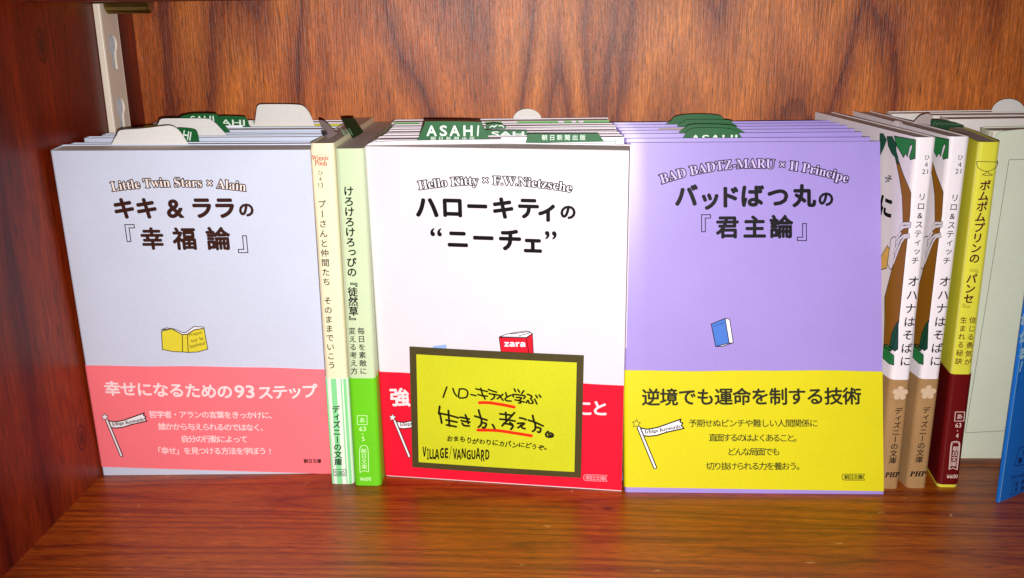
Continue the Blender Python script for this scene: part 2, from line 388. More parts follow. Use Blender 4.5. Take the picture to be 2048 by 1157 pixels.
class Print:
    """collects flat print of one colour on a surface and links it as one mesh"""
    def __init__(s, surf, level=1): s.s = surf; s.v = []; s.f = []; s.lift = .05+.035*level
    def add(s, sh, fn=lambda p: p, level=0):
        k = len(s.v)
        for v in sh[0]:
            x, y = fn(v); s.v.append(s.s.pt(x, y, s.lift+.03*level))
        s.f += [tuple(i+k for i in f) for f in sh[1]]
        return s
    # --- px based placement
    def poly(s, pxs, smooth=0, level=0):
        if smooth: pxs = smooth_line(pxs, smooth, True)
        return s.add(poly2d([s.s.uv(p) for p in pxs]), level=level)
    def stroke(s, pxs, w_px, smooth=0, level=0):
        if smooth: pxs = smooth_line(pxs, smooth)
        w = w_px/2/s.s.scale(pxs[0]); return s.add(strokes2d([[s.s.uv(p) for p in pxs]], w), level=level)
    def strokes(s, lst, w_px, level=0):
        w = w_px/2/s.s.scale(lst[0][0]); return s.add(strokes2d([[s.s.uv(p) for p in l] for l in lst], w), level=level)
    def line(s, text, pa, pb, h_px, off=0, level=0, bow=0):
        """text whose ink runs from pixel pa to pb along its middle, ink height h_px"""
        sh = bold(text, off); x0, y0, x1, y1 = bbox(sh); a = V(s.s.uv(pa)); b = V(s.s.uv(pb))
        h = h_px/s.s.scale(pa); d = b-a; n = V((-d.y, d.x)).normalized(); yc = (y0+y1)/2
        def fn(v):
            t = (v[0]-x0)/(x1-x0); p = a+d*t+n*((v[1]-yc)/(y1-y0)*h+bow*4*t*(1-t))
            if bow:
                sl = bow*4*(1-2*t)/d.length; p -= d.normalized()*((v[1]-yc)/(y1-y0)*h*sl)
            return p.x, p.y
        return s.add(sh, fn, level)
    def cell(s, ch, c, em, em_y=None, off=0, rot=0, level=0, up=None, skew=0):
        """one full-width glyph centred at uv c (mm), size em (mm)"""
        sh = bold(ch, off); ey = em_y or em
        if ord(ch[0]) < 0x2000 or ch in '“”':
            x0, _, x1, _ = bbox(sh); cx = (x0+x1)/2
        else: cx = .5
        u = V(up).normalized() if up else V((0, 1)); r = V((u.y, -u.x))
        def fn(v):
            x, y = v[0]-cx, v[1]-.38
            if rot: x, y = y, -x
            x += skew*y
            q = V(c)+r*(x*em)+u*(y*ey); return q.x, q.y
        return s.add(sh, fn, level)
    def row(s, text, pa, pb, em_px, off=0, level=0, wx=1.0):
        """full-width glyphs evenly spaced between the centres of the first and last"""
        a = V(s.s.uv(pa)); b = V(s.s.uv(pb)); em = em_px/s.s.scale(pa); n = len(text)
        d = (b-a).normalized(); up = (-d.y, d.x)
        for i, ch in enumerate(text):
            if ch in ' 　': continue
            s.cell(ch, a.lerp(b, i/max(n-1, 1)), em*wx, em, off, level=level, up=up)
        return s
    def put(s, items, off=0, level=0, up=None):
        for ch, x, y, em in items:
            c = s.s.uv((x, y)); s.cell(ch, c, em/s.s.scale((x, y)), off=off, level=level, up=up)
        return s
    def column(s, text, pa, pb, em_px, off=0, level=0, wx=1.0):
        """vertical writing between the centres of the first and last glyph"""
        a = V(s.s.uv(pa)); b = V(s.s.uv(pb)); em = em_px/s.s.scale(pa); n = len(text)
        d = (a-b).normalized()
        for i, ch in enumerate(text):
            if ch in ' 　': continue
            c = a.lerp(b, i/max(n-1, 1)); r = ch in 'ー『』「」（）'
            if ch in 'っッィぃょゃゅェ': c = c+V((.1*em, .1*em))
            s.cell(ch, c, em*wx, em, off, rot=r, level=level, up=(d.x, d.y))
        return s
    def build(s, name, material, parent): return link(name, s.v, s.f, material, parent)

def lerp(a, b, t): return a+(b-a)*t

# ------------------------------------------------------------------ the shelf
XW, YB, ZT = -208.3, 481.0, 204.4
M_floor = wood('stained_shelf_board', 'x', [(162, 82, 6), (136, 60, 5), (116, 44, 4)], 13, 40, 620, .42, .25,
               knots=((72, 306, 0, 5), (18, 366, 0, 4)), scratches=True, coat=.45, warp=.05, seed=3.1, fc=.45, redshift=(232, 176, 130))
M_back = wood('stained_back_panel', 'z', [(206, 120, 42), (150, 72, 16), (120, 50, 9)], 7, 16, 1300, .42, .8, coat=.2, warp=.16, seed=1.7, redshift=(225, 190, 170))
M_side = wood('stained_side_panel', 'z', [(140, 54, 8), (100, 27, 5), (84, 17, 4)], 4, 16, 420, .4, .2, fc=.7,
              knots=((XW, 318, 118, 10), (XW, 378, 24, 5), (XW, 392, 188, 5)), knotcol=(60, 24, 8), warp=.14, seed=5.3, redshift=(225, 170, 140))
tag(box('shelf_board', (-209, 60, -18), (420, 481, 0), M_floor), kind='structure')
tag(box('back_panel', (-240, YB, -18), (420, YB+6, 320), M_back), kind='structure')
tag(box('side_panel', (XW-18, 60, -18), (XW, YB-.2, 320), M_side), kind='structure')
M_up = wood('stained_upper_board', 'x', [(120, 50, 20), (96, 34, 14), (80, 24, 10)], 8, 18, 420, .4, .2, warp=.16, seed=8.0)
tag(box('upper_shelf_board', (XW+24.6, 330, ZT), (420, YB-.3, ZT+18), M_up), kind='structure')

# slotted upright on the side panel
def metal(name, rgb, rough, metallic=1.0):
    m, nt, b = mat(name); b.inputs['Base Color'].default_value = lin(rgb); b.inputs['Roughness'].default_value = rough; b.inputs['Metallic'].default_value = metallic
    n = N(nt, 'ShaderNodeTexNoise'); n.inputs['Scale'].default_value = 120; n.inputs['Detail'].default_value = 4
    tc = N(nt, 'ShaderNodeTexCoord'); nt.links.new(tc.outputs['Object'], n.inputs['Vector'])
    mr = N(nt, 'ShaderNodeMapRange'); mr.inputs['To Min'].default_value = rough-.08; mr.inputs['To Max'].default_value = rough+.12
    nt.links.new(n.outputs['Fac'], mr.inputs['Value']); nt.links.new(mr.outputs[0], b.inputs['Roughness']); return m
M_up_white = metal('enamelled_steel', (236, 222, 204), .38, 0.0)
M_up_in = metal('galvanised_channel', (214, 216, 226), .4, 0.0)
M_brass = metal('aged_brass', (150, 128, 70), .3)
rail = thing('slotted_upright', 'white enamelled steel slotted upright screwed to the red side panel', 'shelf upright', (XW, 448, 0))
ry0, ry1, rt = 441.2, 456.6, 3.0
# face plate with keyhole openings, built in (y, z) and given thickness in x
def keyhole(cy, cz):
    pts = []
    for a in range(-52, 233, 12):
        pts.append((cy+4.4*math.cos(math.radians(a)), cz+4.3*math.sin(math.radians(a))))
    pts += [(cy-2.2, cz-5.5), (cy-2.1, cz-11.2), (cy+2.1, cz-11.2), (cy+2.2, cz-5.5)]
    return pts
holes = [keyhole(449.0, 186.2-28.2*i) for i in range(-1, 6)]
vs = [(ry0, 0), (ry1, 0), (ry1, ZT-.5), (ry0, ZT-.5)]; ed = [(0, 1), (1, 2), (2, 3), (3, 0)]
for h in holes:
    if max(p[1] for p in h) > ZT-2: continue
    k = len(vs); vs += h; ed += [(k+i, k+(i+1) % len(h)) for i in range(len(h))]
r = delaunay_2d_cdt([V(v) for v in vs], ed, [], 2, 1e-5)
inside = []
def in_hole(c):
    for h in holes:
        hit = False
        for i in range(len(h)):
            a, b2 = h[i], h[(i+1) % len(h)]
            if (a[1] > c[1]) != (b2[1] > c[1]) and c[0] < (b2[0]-a[0])*(c[1]-a[1])/(b2[1]-a[1])+a[0]: hit = not hit
        if hit: return True
    return False
for f in r[2]:
    c = sum((V(r[0][i]) for i in f), V((0, 0)))/len(f)
    if not in_hole(c): inside.append(tuple(f))
n0 = len(r[0]); V3 = [(XW+rt, v[0], v[1]) for v in r[0]]+[(XW+rt-1.0, v[0], v[1]) for v in r[0]]
F3 = list(inside)+[tuple(i+n0 for i in reversed(f)) for f in inside]
cnt = {}
for f in inside:
    for i in range(len(f)):
        e = (f[i], f[(i+1) % len(f)]); cnt.setdefault((min(e), max(e)), []).append(e)
for k, es in cnt.items():
    if len(es) == 1: a, b2 = es[0]; F3.append((a, a+n0, b2+n0, b2))
link('face_plate', V3, F3, M_up_white, rail)
box('front_lip', (XW+.05, ry0-1.1, 0), (XW+rt, ry0-.02, ZT-.5), M_up_white, rail, .4)
box('rear_lip', (XW+.05, ry1+.02, 0), (XW+rt, ry1+1.1, ZT-.5), M_up_white, rail, .4)
box('inner_channel', (XW+.05, ry0+.1, 0), (XW+.7, ry1-.1, ZT-.6), M_up_in, rail)
# knurled brass pin that carries the upper board
pin = thing('shelf_pin', 'knurled brass shelf pin sticking out of the white upright under the upper board', 'shelf pin', (XW+3, 447, 200))
def lathe_x(name, prof, cy, cz, n, material, parent, knurl=0):
    vs, fs = [], []
    for (x, rr) in prof:
        for j in range(n):
            a = 2*math.pi*j/n; q = rr*(1+(knurl if j % 2 else 0)); vs.append((x, cy+q*math.cos(a), cz+q*math.sin(a)))
    for i in range(len(prof)-1):
        for j in range(n): fs.append((i*n+j, i*n+(j+1) % n, (i+1)*n+(j+1) % n, (i+1)*n+j))
    fs.append(tuple(reversed(range(n)))); fs.append(tuple(range((len(prof)-1)*n, len(prof)*n)))
    return link(name, vs, fs, material, parent)
pz, py_ = 203.4, 447.0
lathe_x('knurled_body', [(XW+rt+.3, 3.1), (XW+rt+.9, 3.9), (XW+rt+19.6, 3.9), (XW+rt+20.4, 3.1)], py_, pz, 72, M_brass, pin, .045)
lathe_x('shank', [(XW+.8, 1.6), (XW+rt+.5, 1.6)], py_, pz, 16, M_brass, pin)

# ------------------------------------------------------------------ books
M_pages = page_mat()
C_ = {}
def cov(name, rgb, **k): return paper('cover_'+name, rgb, **k)

class Book:
    def __init__(s, kind, label, tl, tr, bl, br, T, cover, spine='L', W=105.0, H=148.0, group=None, cat='book', r=1.2, tdir=None, pages=True, t_pages=None, name='paperback'):
        s.W, s.H, s.T, s.r, s.spine = W, H, T, r, spine
        if spine == 'L': s.c = (tl, tr, bl, br)
        else: s.c = (tr, tl, br, bl)
        if tdir is None:
            x = ((tr+br)-(tl+bl)).normalized(); up = ((tl+tr)-(bl+br)).normalized(); tdir = up.cross(x).normalized()
        s.td = tdir
        base = (bl+br)/2+tdir*T/2
        s.o = thing(name, label, cat, (base.x, base.y, 0), group)
        s.cover_o = s.shell('cover', cover, 0.0, -.32, 0, H)
        if pages:
            tp = t_pages or (.34, T-.34)
            vs, uv, fs = [], [], []
            ns = 6
            for i in range(ns+1):
                a = lerp(.8, W-.35, i/ns)
                for t in tp:
                    for v in (.4, H-.45):
                        vs.append(s.M(a, t, v)); uv.append((t, a))
            for i in range(ns):
                k = i*4
                fs += [(k, k+1, k+5, k+4), (k+2, k+6, k+7, k+3), (k+1, k+3, k+7, k+5), (k, k+4, k+6, k+2)]
            fs += [(0, 2, 3, 1), (ns*4, ns*4+1, ns*4+3, ns*4+2)]
            link('page_block', vs, fs, M_pages, s.o, uvs=uv)
    def M(s, a, t, v):
        u = a/s.W; w = v/s.H; st, ft, sb, fb = s.c
        return (st*(1-u)+ft*u)*w+(sb*(1-u)+fb*u)*(1-w)+s.td*t
    def prof(s, off):
        r, W, T = s.r, s.W, s.T; p = [(lerp(W, r, k/12), -off) for k in range(13)]
        for k in range(1, 5): a = math.pi/2*k/4; p.append((r-(r+off)*math.sin(a), r-(r+off)*math.cos(a)))
        for k in range(0, 4): a = math.pi/2*k/4; p.append((r-(r+off)*math.cos(a), T-r+(r+off)*math.sin(a)))
        p += [(r, T+off), (W*.5, T+off), (W, T+off)]
        return p
    def shell(s, name, material, o1, o0, v0, v1, nv=6):
        """U-shaped sheet round front, spine and back; v0, v1 are heights or functions of (a, t)"""
        P1, P0 = s.prof(o1), s.prof(o0); f0 = v0 if callable(v0) else (lambda a, t: v0); f1 = v1 if callable(v1) else (lambda a, t: v1)
        n = len(P1); vs = []; fs = []
        for j in range(nv+1):
            for (p, q) in zip(P1, P0):
                for (a, t) in (p, q):
                    vs.append(s.M(a, t, lerp(f0(a, t), f1(a, t), j/nv)))
        R = n*2
        for j in range(nv):
            for i in range(n-1):
                k = j*R+i*2
                fs.append((k, k+2, k+2+R, k+R)); fs.append((k+1, k+1+R, k+3+R, k+3))
            for i in (0, n-1):
                k = j*R+i*2; fs.append((k, k+R, k+1+R, k+1) if i == 0 else (k, k+1, k+1+R, k+R))
        for i in range(n-1):
            k = i*2; fs.append((k, k+1, k+3, k+2)); k += nv*R; fs.append((k, k+2, k+3, k+1))
        o = link(name, vs, fs, material, s.o)
        me = o.data; me.shade_smooth(); 
        try: me.set_sharp_from_angle(angle=math.radians(35))
        except Exception: pass
        return o
    def front(s, lift=0.0):
        if s.spine == 'L': return Surf(lambda x, y, l: s.M(x, -l-lift, y), s.W, s.H)
        return Surf(lambda x, y, l: s.M(s.W-x, -l-lift, y), s.W, s.H)
    def spine_s(s, lift=0.0): return Surf(lambda x, y, l: s.M(-l-lift, x, y), s.T, s.H)
    def band(s, material, pxt, pxb, name='paper_band', lift=.32, spine_v=None):
        """paper band on a face-out book: top and bottom edge through pixel pairs"""
        F = s.front(lift)
        def mk(pp, wav=True):
            (xa, ya), (xb, yb) = F.uv(pp[0]), F.uv(pp[1])
            def f(a, t):
                x = a if s.spine == 'L' else s.W-a
                return lerp(ya, yb, (x-xa)/(xb-xa))+(.22*math.sin(x*.061+ya)+.12*math.sin(x*.17) if wav else 0)
            return f
        return s.shell(name, material, lift, .06, mk(pxb, False), mk(pxt), 4)

def face_book(kind, label, px4, T, cover, **k):
    tl, tr, bl, br = px4
    BL, BR = at_z(bl), at_z(br); TL, TR = at_r(tl, BL), at_r(tr, BR)
    return Book(kind, label, TL, TR, BL, BR, T, cover, **k)

WHITE = cov('white', (226, 218, 226), rough=.4)
LAV = cov('lavender', (160, 140, 212), spec=.4, rough=.36)
BLUE = cov('pale_blue', (206, 214, 234), rough=.4)
YEL = cov('yellow', (218, 214, 66), rough=.35)
CREAM = cov('cream', (240, 232, 196), rough=.4)
MINT = cov('pale_green', (202, 220, 180), rough=.4)
K_ = ink('black', (12, 10, 14)); BR_ = ink('brown', (66, 32, 24)); W_ = ink('white', (244, 240, 246))
DK = ink('dark_brown', (58, 30, 22)); RED = ink('red', (222, 28, 48)); YI = ink('yellow', (228, 214, 60)); GR = ink('green', (10, 120, 60))

def flag(surf, base, sc_, o, star, dark, name_ink=None, cut=None):
    """small printed flag on a pole with a star"""
    bx, by = base; g = lambda x, y: (bx+(x-72)/2.41*sc_, by+(y-805)/2.41*sc_)
    st = [g(72+(16 if i % 2 == 0 else 7)*math.sin(math.pi*i/5+.1), 805-(16 if i % 2 == 0 else 7)*math.cos(math.pi*i/5+.1)) for i in range(10)]
    ban = [g(*q) for q in ((90, 824), (120, 829), (160, 822), (200, 808), (262, 786), (258, 797), (270, 803), (264, 813), (275, 825), (240, 833), (200, 842), (160, 855), (125, 859), (103, 856))]
    pole = [g(82, 822), g(152, 992)]
    w = 9/2.41*sc_
    d = Print(surf, 1); d.stroke(pole, w+3*sc_)
    d.strokes([ban+[ban[0]]], 2.2*sc_, level=1); d.strokes([st+[st[0]]], 2.0*sc_, level=1)
    if cut is None or cut > 1: d.line(SER('Ichigo Keywords'), g(108, 842), g(260, 817), 8.6*sc_, off=.01, level=4, bow=-.25)
    d.build('flag_outline_print', dark, o)
    p = Print(surf, 1); p.stroke(pole, w-.6, level=2); p.poly(ban, level=0.5); 
    p.build('flag_print', W_, o)
    p = Print(surf, 1); p.poly(st, level=2.4); p.build('star_print', star, o)
def arc_title(surf, text, pa, pb, h, bow, o, dark, light):
    d = Print(surf, 1); d.line(SER(text), pa, pb, h, off=.07, bow=bow); d.build('latin_title_outline', dark, o)
    # the light letters keep the dark ones' scale: rebuild from the same box
    sh0 = bold(SER(text), .07); x0, y0, x1, y1 = bbox(sh0)
    sh = bold(SER(text), -.004); a = V(surf.uv(pa)); b = V(surf.uv(pb)); hh = h/surf.scale(pa); dd = b-a; n = V((-dd.y, dd.x)).normalized(); yc = (y0+y1)/2
    def fn(v):
        t = (v[0]-x0)/(x1-x0); p = a+dd*t+n*((v[1]-yc)/(y1-y0)*hh+bow*4*t*(1-t)); sl = bow*4*(1-2*t)/dd.length
        p -= dd.normalized()*((v[1]-yc)/(y1-y0)*hh*sl); return p.x, p.y
    q = Print(surf, 2); q.add(sh, fn); q.build('latin_title_print', light, o)
def scroll_logo(surf, pa, pb, h, o, inkm, text='朝日文庫'):
    (xa, ya), (xb, yb) = pa, pb; q = h/2
    p = Print(surf, 1)
    p.strokes([[(xa+q*.6, ya-q), (xb, yb-q), (xb-3, yb), (xb, yb+q), (xa+q*.6, ya+q), (xa, ya+q*.6), (xa, ya-q*.6), (xa+q*.6, ya-q)]], 1.2)
    p.row(text, (xa+q*1.5, ya), (xb-q*1.4, yb), h*.8, off=.02, level=1)
    return p.build('publisher_mark', inkm, o)

# ============ left stack: pale blue front book with a pink band
k1 = lambda x, y: (80+x/3.2133, 200+y/3.2139); k2 = lambda x, y: (180+x/2.41, 500+y/2.41)
bL = face_book('L', 'pale blue paperback with a pink paper band, front of the leftmost stack', [(99, 302), (620, 300), (205, 951), (663, 947)], 11.5, BLUE, group='face-out paperbacks at the front of the shelf')
PINK = cov('pink_band', (255, 124, 134), rough=.5)
bL.band(PINK, ((168, 731), (651, 738.6)), ((200.7, 934), (663, 948.5)))
F = bL.front(); FB = bL.front(.32)
arc_title(F, 'Little Twin Stars × Alain', k1(452, 560), k1(1330, 560), 22, 1.9, bL.o, DK, ink('cream', (246, 232, 226)))
p = Print(F)
p.put([('キ', *k1(540, 697), 46), ('キ', *k1(685, 697), 46), ('ラ', *k1(1040, 693), 46), ('ラ', *k1(1187, 693), 46), ('の', *k1(1326, 705), 32)], off=(.026, .043))
p.put([('&', *k1(866, 692), 52)], off=.03)
p.put([('『', *k1(536, 880), 54), ('』', *k1(1350, 905), 54)], off=.0)
p.put([('幸', *k1(722, 892), 46), ('福', *k1(930, 892), 47), ('論', *k1(1146, 892), 48)], off=(.018, .034))
p.build('title_print', DK, bL.o)
p = Print(FB); p.row('幸せになるための', k2(108, 668), k2(650, 683), 31, off=(.018, .026)); p.line('93', k2(697, 683), k2(793, 684), 26, off=.02); p.row('ステップ', k2(845, 687), k2(1058, 680), 30, off=(.018, .026))
p.row('哲学者・アランの言葉をきっかけに、', k2(303, 793), k2(882, 797), 15.2, off=.012)
p.row('誰かから与えられるのではなく、', k2(348, 851), k2(840, 857), 15.2, off=.012)
p.row('自分の行動によって', k2(457, 911), k2(742, 913), 15.2, off=.012)
p.row('「幸せ」を見つける方法を学ぼう!', k2(325, 968), k2(868, 970), 15.2, off=.012)
p.build('band_lettering', ink('pale_pink', (255, 226, 228)), bL.o)
p = Print(FB); p.line('朝日文庫', k2(1030, 1018), k2(1115, 1018), 9, off=.03); p.build('publisher_mark', DK, bL.o)
flag(FB, k2(72, 805), 1.0, bL.o, W_, DK)
# open yellow book of the cover picture
p = Print(F, 1)
Lp = [k2(345, 392), k2(395, 380), k2(445, 408), k2(447, 492), k2(400, 490), k2(350, 480)]; Rp = [k2(470, 406), k2(505, 384), k2(550, 378), k2(568, 478), k2(520, 492), k2(474, 494)]
Mp = [k2(445, 408), k2(470, 406), k2(474, 494), k2(447, 492)]
p.poly(Lp); p.poly(Rp, level=.5); p.poly(Mp, level=1); p.build('picture_book_covers', YI, bL.o)
p = Print(F, 1); pg = [k2(345, 385), k2(370, 376), k2(410, 382), k2(450, 400), k2(466, 396), k2(500, 370), k2(548, 372), k2(550, 379), k2(505, 385), k2(470, 407), k2(445, 409), k2(395, 381)]
p.poly(pg, level=1.6); p.build('picture_book_pages', W_, bL.o)
p = Print(F, 3); p.strokes([Lp+[Lp[0]], Rp+[Rp[0]], Mp+[Mp[0]], pg+[pg[0]]], 1.5)
p.line('Propos', k2(478, 412), k2(540, 398), 9, level=1); p.line('sur le', k2(487, 438), k2(545, 424), 7, level=1); p.line('bonheur', k2(484, 466), k2(556, 446), 7, level=1)
p.build('picture_book_lines', DK, bL.o)

def stack(rows, first_x=None):
    pass
def back_book(label, L, R, y, lean, T, cover, group, spine='L', **k):
    """book further back in a stack; L, R = top corners"""
    TL = L; TR = R
    BL = V((L.x, L.y+lean, 0)); BR = V((R.x, R.y+lean, 0))
    b = Book('s', label, TL, TR, BL, BR, T, cover, spine, W=(TR-TL).length, H=((TL-BL).length+(TR-BR).length)/2, group=group, **k)
    return b
ORD = ['second', 'third', 'fourth', 'fifth', 'sixth', 'seventh', 'eighth']
left_rows = [(289, 396.5, BLUE, 'pale blue'), (275.5, 410, BLUE, 'pale blue'), (269.5, 420.5, BLUE, 'pale blue'), (260.5, 431, BLUE, 'pale blue'), (257.5, 441.5, CREAM, 'cream'), (252.2, 452, YEL, 'yellow'), (246.5, 463, WHITE, 'white')]
for i, (row, y, m_, cn) in enumerate(left_rows):
    z = at_y((500, row), y).z; zl = z+.15
    if i == 0: print('left stack heights')
    print('  ', round(z, 1))
    dx = [0, .6, 3.5, 5.5, 30, 30, 30][i] if i < 7 else 0
    L = V((-206.3+min(dx, 9), y, zl)); R = V((-101.8+min(dx, 4)*.3, y+.4, z))
    b = back_book('%s paperback, %s from the front of the leftmost stack' % (cn, ORD[i]), L, R, y, 3.0, (6.5, 5.5, 5.5, 8.5, 6, 3.5, 8)[i], m_, 'paperbacks stacked behind the pale blue one')

# ============ white front book with a red band
k5 = lambda x, y: (720+x/3.616, 200+y/3.616); k6 = lambda x, y: (740+x/2.3148, 500+y/2.3148)
bW = face_book('W', 'white paperback with a red paper band behind the yellow handwritten card', [(727, 293), (1258, 302), (769, 952), (1243, 983)], 12.5, WHITE, group='face-out paperbacks at the front of the shelf', r=1.8, t_pages=(3.2, 12.1))
REDB = cov('red_band', (238, 24, 52), rough=.38)
bW.band(REDB, ((755, 744.5), (1247, 772)), ((770, 951), (1243, 981.5)))
F = bW.front(); FB = bW.front(.32)
arc_title(F, 'Hello Kitty × F.W.Nietzsche', k5(418, 630), k5(1538, 648), 25, 2.6, bW.o, K_, W_)
p = Print(F)
p.put([('ハ', *k5(484, 775), 50), ('ロ', *k5(668, 775), 48), ('ー', *k5(848, 771), 46), ('キ', *k5(1035, 782), 47), ('テ', *k5(1218, 782), 46), ('の', *k5(1505, 810), 33), ('ィ', *k5(1358, 800), 46)], off=(.026, .043))
p.put([('ニ', *k5(708, 1005), 46), ('ー', *k5(892, 1000), 46), ('チ', *k5(1085, 1012), 48), ('ェ', *k5(1250, 1035), 46)], off=(.026, .043))
p.put([('“', *k5(552, 1000), 62), ('”', *k5(1380, 1022), 62)], off=(.026, .043))
p.build('title_print', K_, bW.o)
p = Print(FB)
p.row('強', k6(138, 682), k6(139, 682), 38, off=.03); p.build('band_lettering', ink('band_white', (255, 222, 226)), bW.o)
p = Print(FB); p.put([('こ', *k6(995, 732), 32), ('と', *k6(1064, 733), 32)], off=.03)
p.build('band_lettering', ink('band_white', (255, 222, 226)), bW.o)
scroll_logo(FB, k6(990, 1054), k6(1097, 1058), 12, bW.o, ink('band_pink', (250, 150, 160)))
flag(FB, k6(105, 776), 1.0, bW.o, W_, DK, cut=2)
vs_ = [at_y(q, 391.2) for q in ((733, 289.5), (745, 285), (800, 282), (900, 280.2), (1003, 279.2), (1003, 330), (733, 330))]
link('inner_flap', vs_+[q+V((0, .2, 0)) for q in vs_], [tuple(range(7)), tuple(reversed(range(7, 14)))]+[(i, (i+1) % 7, (i+1) % 7+7, i+7) for i in range(7)], WHITE, bW.o)
# red book of the cover picture above the card, blue tab
p = Print(F); rb = [k6(598, 405), k6(725, 408), k6(736, 480), k6(608, 480)]; rs = [k6(725, 408), k6(752, 388), k6(757, 480), k6(736, 480)]
p.poly(rb); p.poly(rs); p.build('picture_book_covers', RED, bW.o)
p = Print(F, 1); pg = [k6(600, 402), k6(640, 388), k6(690, 380), k6(722, 375), k6(752, 387), k6(726, 404)]; p.poly(pg, level=.4); p.line(SAN('zara'), k6(622, 437), k6(719, 438), 9.5, off=.02, level=3); p.build('picture_book_pages', W_, bW.o)
p = Print(F, 3); p.strokes([rb+[rb[0]], rs+[rs[0]], pg+[pg[0]], [k6(650, 390), k6(740, 378)], [k6(690, 398), k6(745, 383)]], 1.3); p.build('picture_book_lines', K_, bW.o)
p = Print(F, 1); p.poly([k6(292, 446), k6(354, 438), k6(354, 460), k6(292, 460)]); p.build('blue_picture_corner', ink('sky', (150, 180, 232)), bW.o)

white_rows = [((750, 280), (1247, 276), 397.5, WHITE, 'white'), ((763, 272.5), (1240, 268), 409, WHITE, 'white'), ((772, 266), (1234, 261.5), 420, WHITE, 'white'),
              ((777, 259.8), (1231.6, 253.6), 431, WHITE, 'white'), ((783, 253.6), (1226, 250.8), 442, WHITE, 'white'), ((785, 251), (1223, 247.9), 452, YEL, 'yellow'), ((782, 245.5), (1218, 241), 462, WHITE, 'white')]
green_book = None
for i, (l, r_, y, m_, cn) in enumerate(white_rows):
    L = at_y(l, y); R = at_y(r_, y); print('  white', round(L.z, 1), round(R.z, 1), round(R.x-L.x, 1))
    lab = '%s paperback, %s from the front of the middle stack' % (cn, ORD[i])
    if i == 6: lab = 'white paperback with green leaf print along its top, rearmost of the middle stack'
    b = back_book(lab, L, R, y, 5.0, (8.2, 5.4, 7.4, 5.2, 6.6, 3.2, 8.8)[i], m_, 'paperbacks stacked behind the white one')
    if i == 6: green_book = b
LEAF = ink('leaf_green', (112, 186, 104)); DLEAF = ink('deep_leaf', (16, 104, 52))
F = green_book.front()
k2b = lambda x, y: (980+x/7.314, 200+y/7.317)
p = Print(F)
H_ = F.H
print('green', F.uv((784, 244)), F.uv((838, 244)), H_, green_book.W)
for a, b2 in ((784, 838), (965, 1003), (1030, 1116), (1124, 1143), (1148, 1157), (1163, 1218)):
    x0 = F.uv((a, 244))[0]; x1 = F.uv((b2, 244))[0]
    p.add(poly2d([(x0, H_-8), (x1+2, H_-8), (x1, H_-.1), (x0+1, H_-.1)]))
p.build('leaf_print', LEAF, green_book.o)

# the shop's handwritten card leaning on the white book
kc = lambda x, y: (820+x/4.1333, 680+y/4.132)
yc_ = (at_z((760, 951)).y+at_z((1243, 983)).y)/2
FW = bW.front(1.3)
cpx = [kc(-2, 55), kc(1438, 128), kc(22, 1048), kc(1414, 1137)]     # TL TR BL BR
cuv = [V(FW.uv(q)) for q in cpx]
CW, CHt = (cuv[1]-cuv[0]).length, (cuv[0]-cuv[2]).length
def cardfn(x, y, l):
    u, v = x/CW, y/CHt
    q = (cuv[0]*(1-u)+cuv[1]*u)*v+(cuv[2]*(1-u)+cuv[3]*u)*(1-v)
    return FW.pt(q.x, q.y, l+.9*math.sin(math.pi*u)*.5)
CS = Surf(cardfn, CW, CHt)
P0 = CS.pt(CW/2, 0, 0)
card = thing('handwritten_card', 'yellow-green handwritten price card with a dark olive border leaning on the white book', 'card', (P0.x, P0.y, 0))
def sheet(name, surf, x0, x1, y0, y1, l0, l1, material, parent, nx=14):
    vs, fs = [], []
    for i in range(nx+1):
        x = lerp(x0, x1, i/nx)
        for (y, l) in ((y0, l1), (y1, l1), (y1, l0), (y0, l0)): vs.append(surf.pt(x, y, l))
    for i in range(nx):
        k = i*4
        for j in range(4): fs.append((k+j, k+(j+1) % 4, k+4+(j+1) % 4, k+4+j))
    fs += [(0, 3, 2, 1), (nx*4, nx*4+1, nx*4+2, nx*4+3)]
    return link(name, vs, fs, material, parent)
OLV = paper('olive_board', (72, 64, 30), .6, .3, .18, scale=500); LIME = paper('lime_paper', (204, 208, 32), .55, .3, .1)
sheet('card_border', CS, 0, CW, 0, CHt, 0, .5, OLV, card)
bx0, by1 = CS.uv(kc(50, 113)); bx1, by0 = CS.uv(kc(1363, 1086))
bx0b, by0b = CS.uv(kc(80, 1006)); bx1b, by1b = CS.uv(kc(1377, 186))
sheet('card_paper', CS, (bx0+bx0b)/2, (bx1+bx1b)/2, (by0+by0b)/2, (by1+by1b)/2, .5, .62, LIME, card)
CS2 = Surf(lambda x, y, l: cardfn(x, y, l+.6), CW, CHt)
MK = ink('marker', (36, 34, 14), .35)
hand1 = ['305,390 290,430 275,475', '355,402 368,440 387,466', '410,408 404,440 405,476 440,480 470,470 477,430 452,407 410,406', '505,452 545,462', '545,405 600,418 640,428', '562,452 600,462 640,466', '585,400 600,450 622,490',
         '648,410 680,422 716,433', '655,445 700,452 742,460', '692,450 698,475 672,495', '768,450 748,468 722,487', '748,473 757,482 770,500', '792,436 796,455 802,470', '836,457 800,475 787,490 800,503 836,506',
         '862,405 872,428', '893,412 905,432', '942,420 924,444', '856,472 852,452 905,456 952,464 940,486', '880,476 922,480 903,500', '868,496 905,504 946,515', '908,498 916,520 898,522',
         '970,450 990,456', '985,456 1008,468 996,486', '962,520 976,500 985,525', '1004,494 1018,520 1000,526', '1030,490 1050,530', '1040,458 1054,480', '1068,456 1082,474']
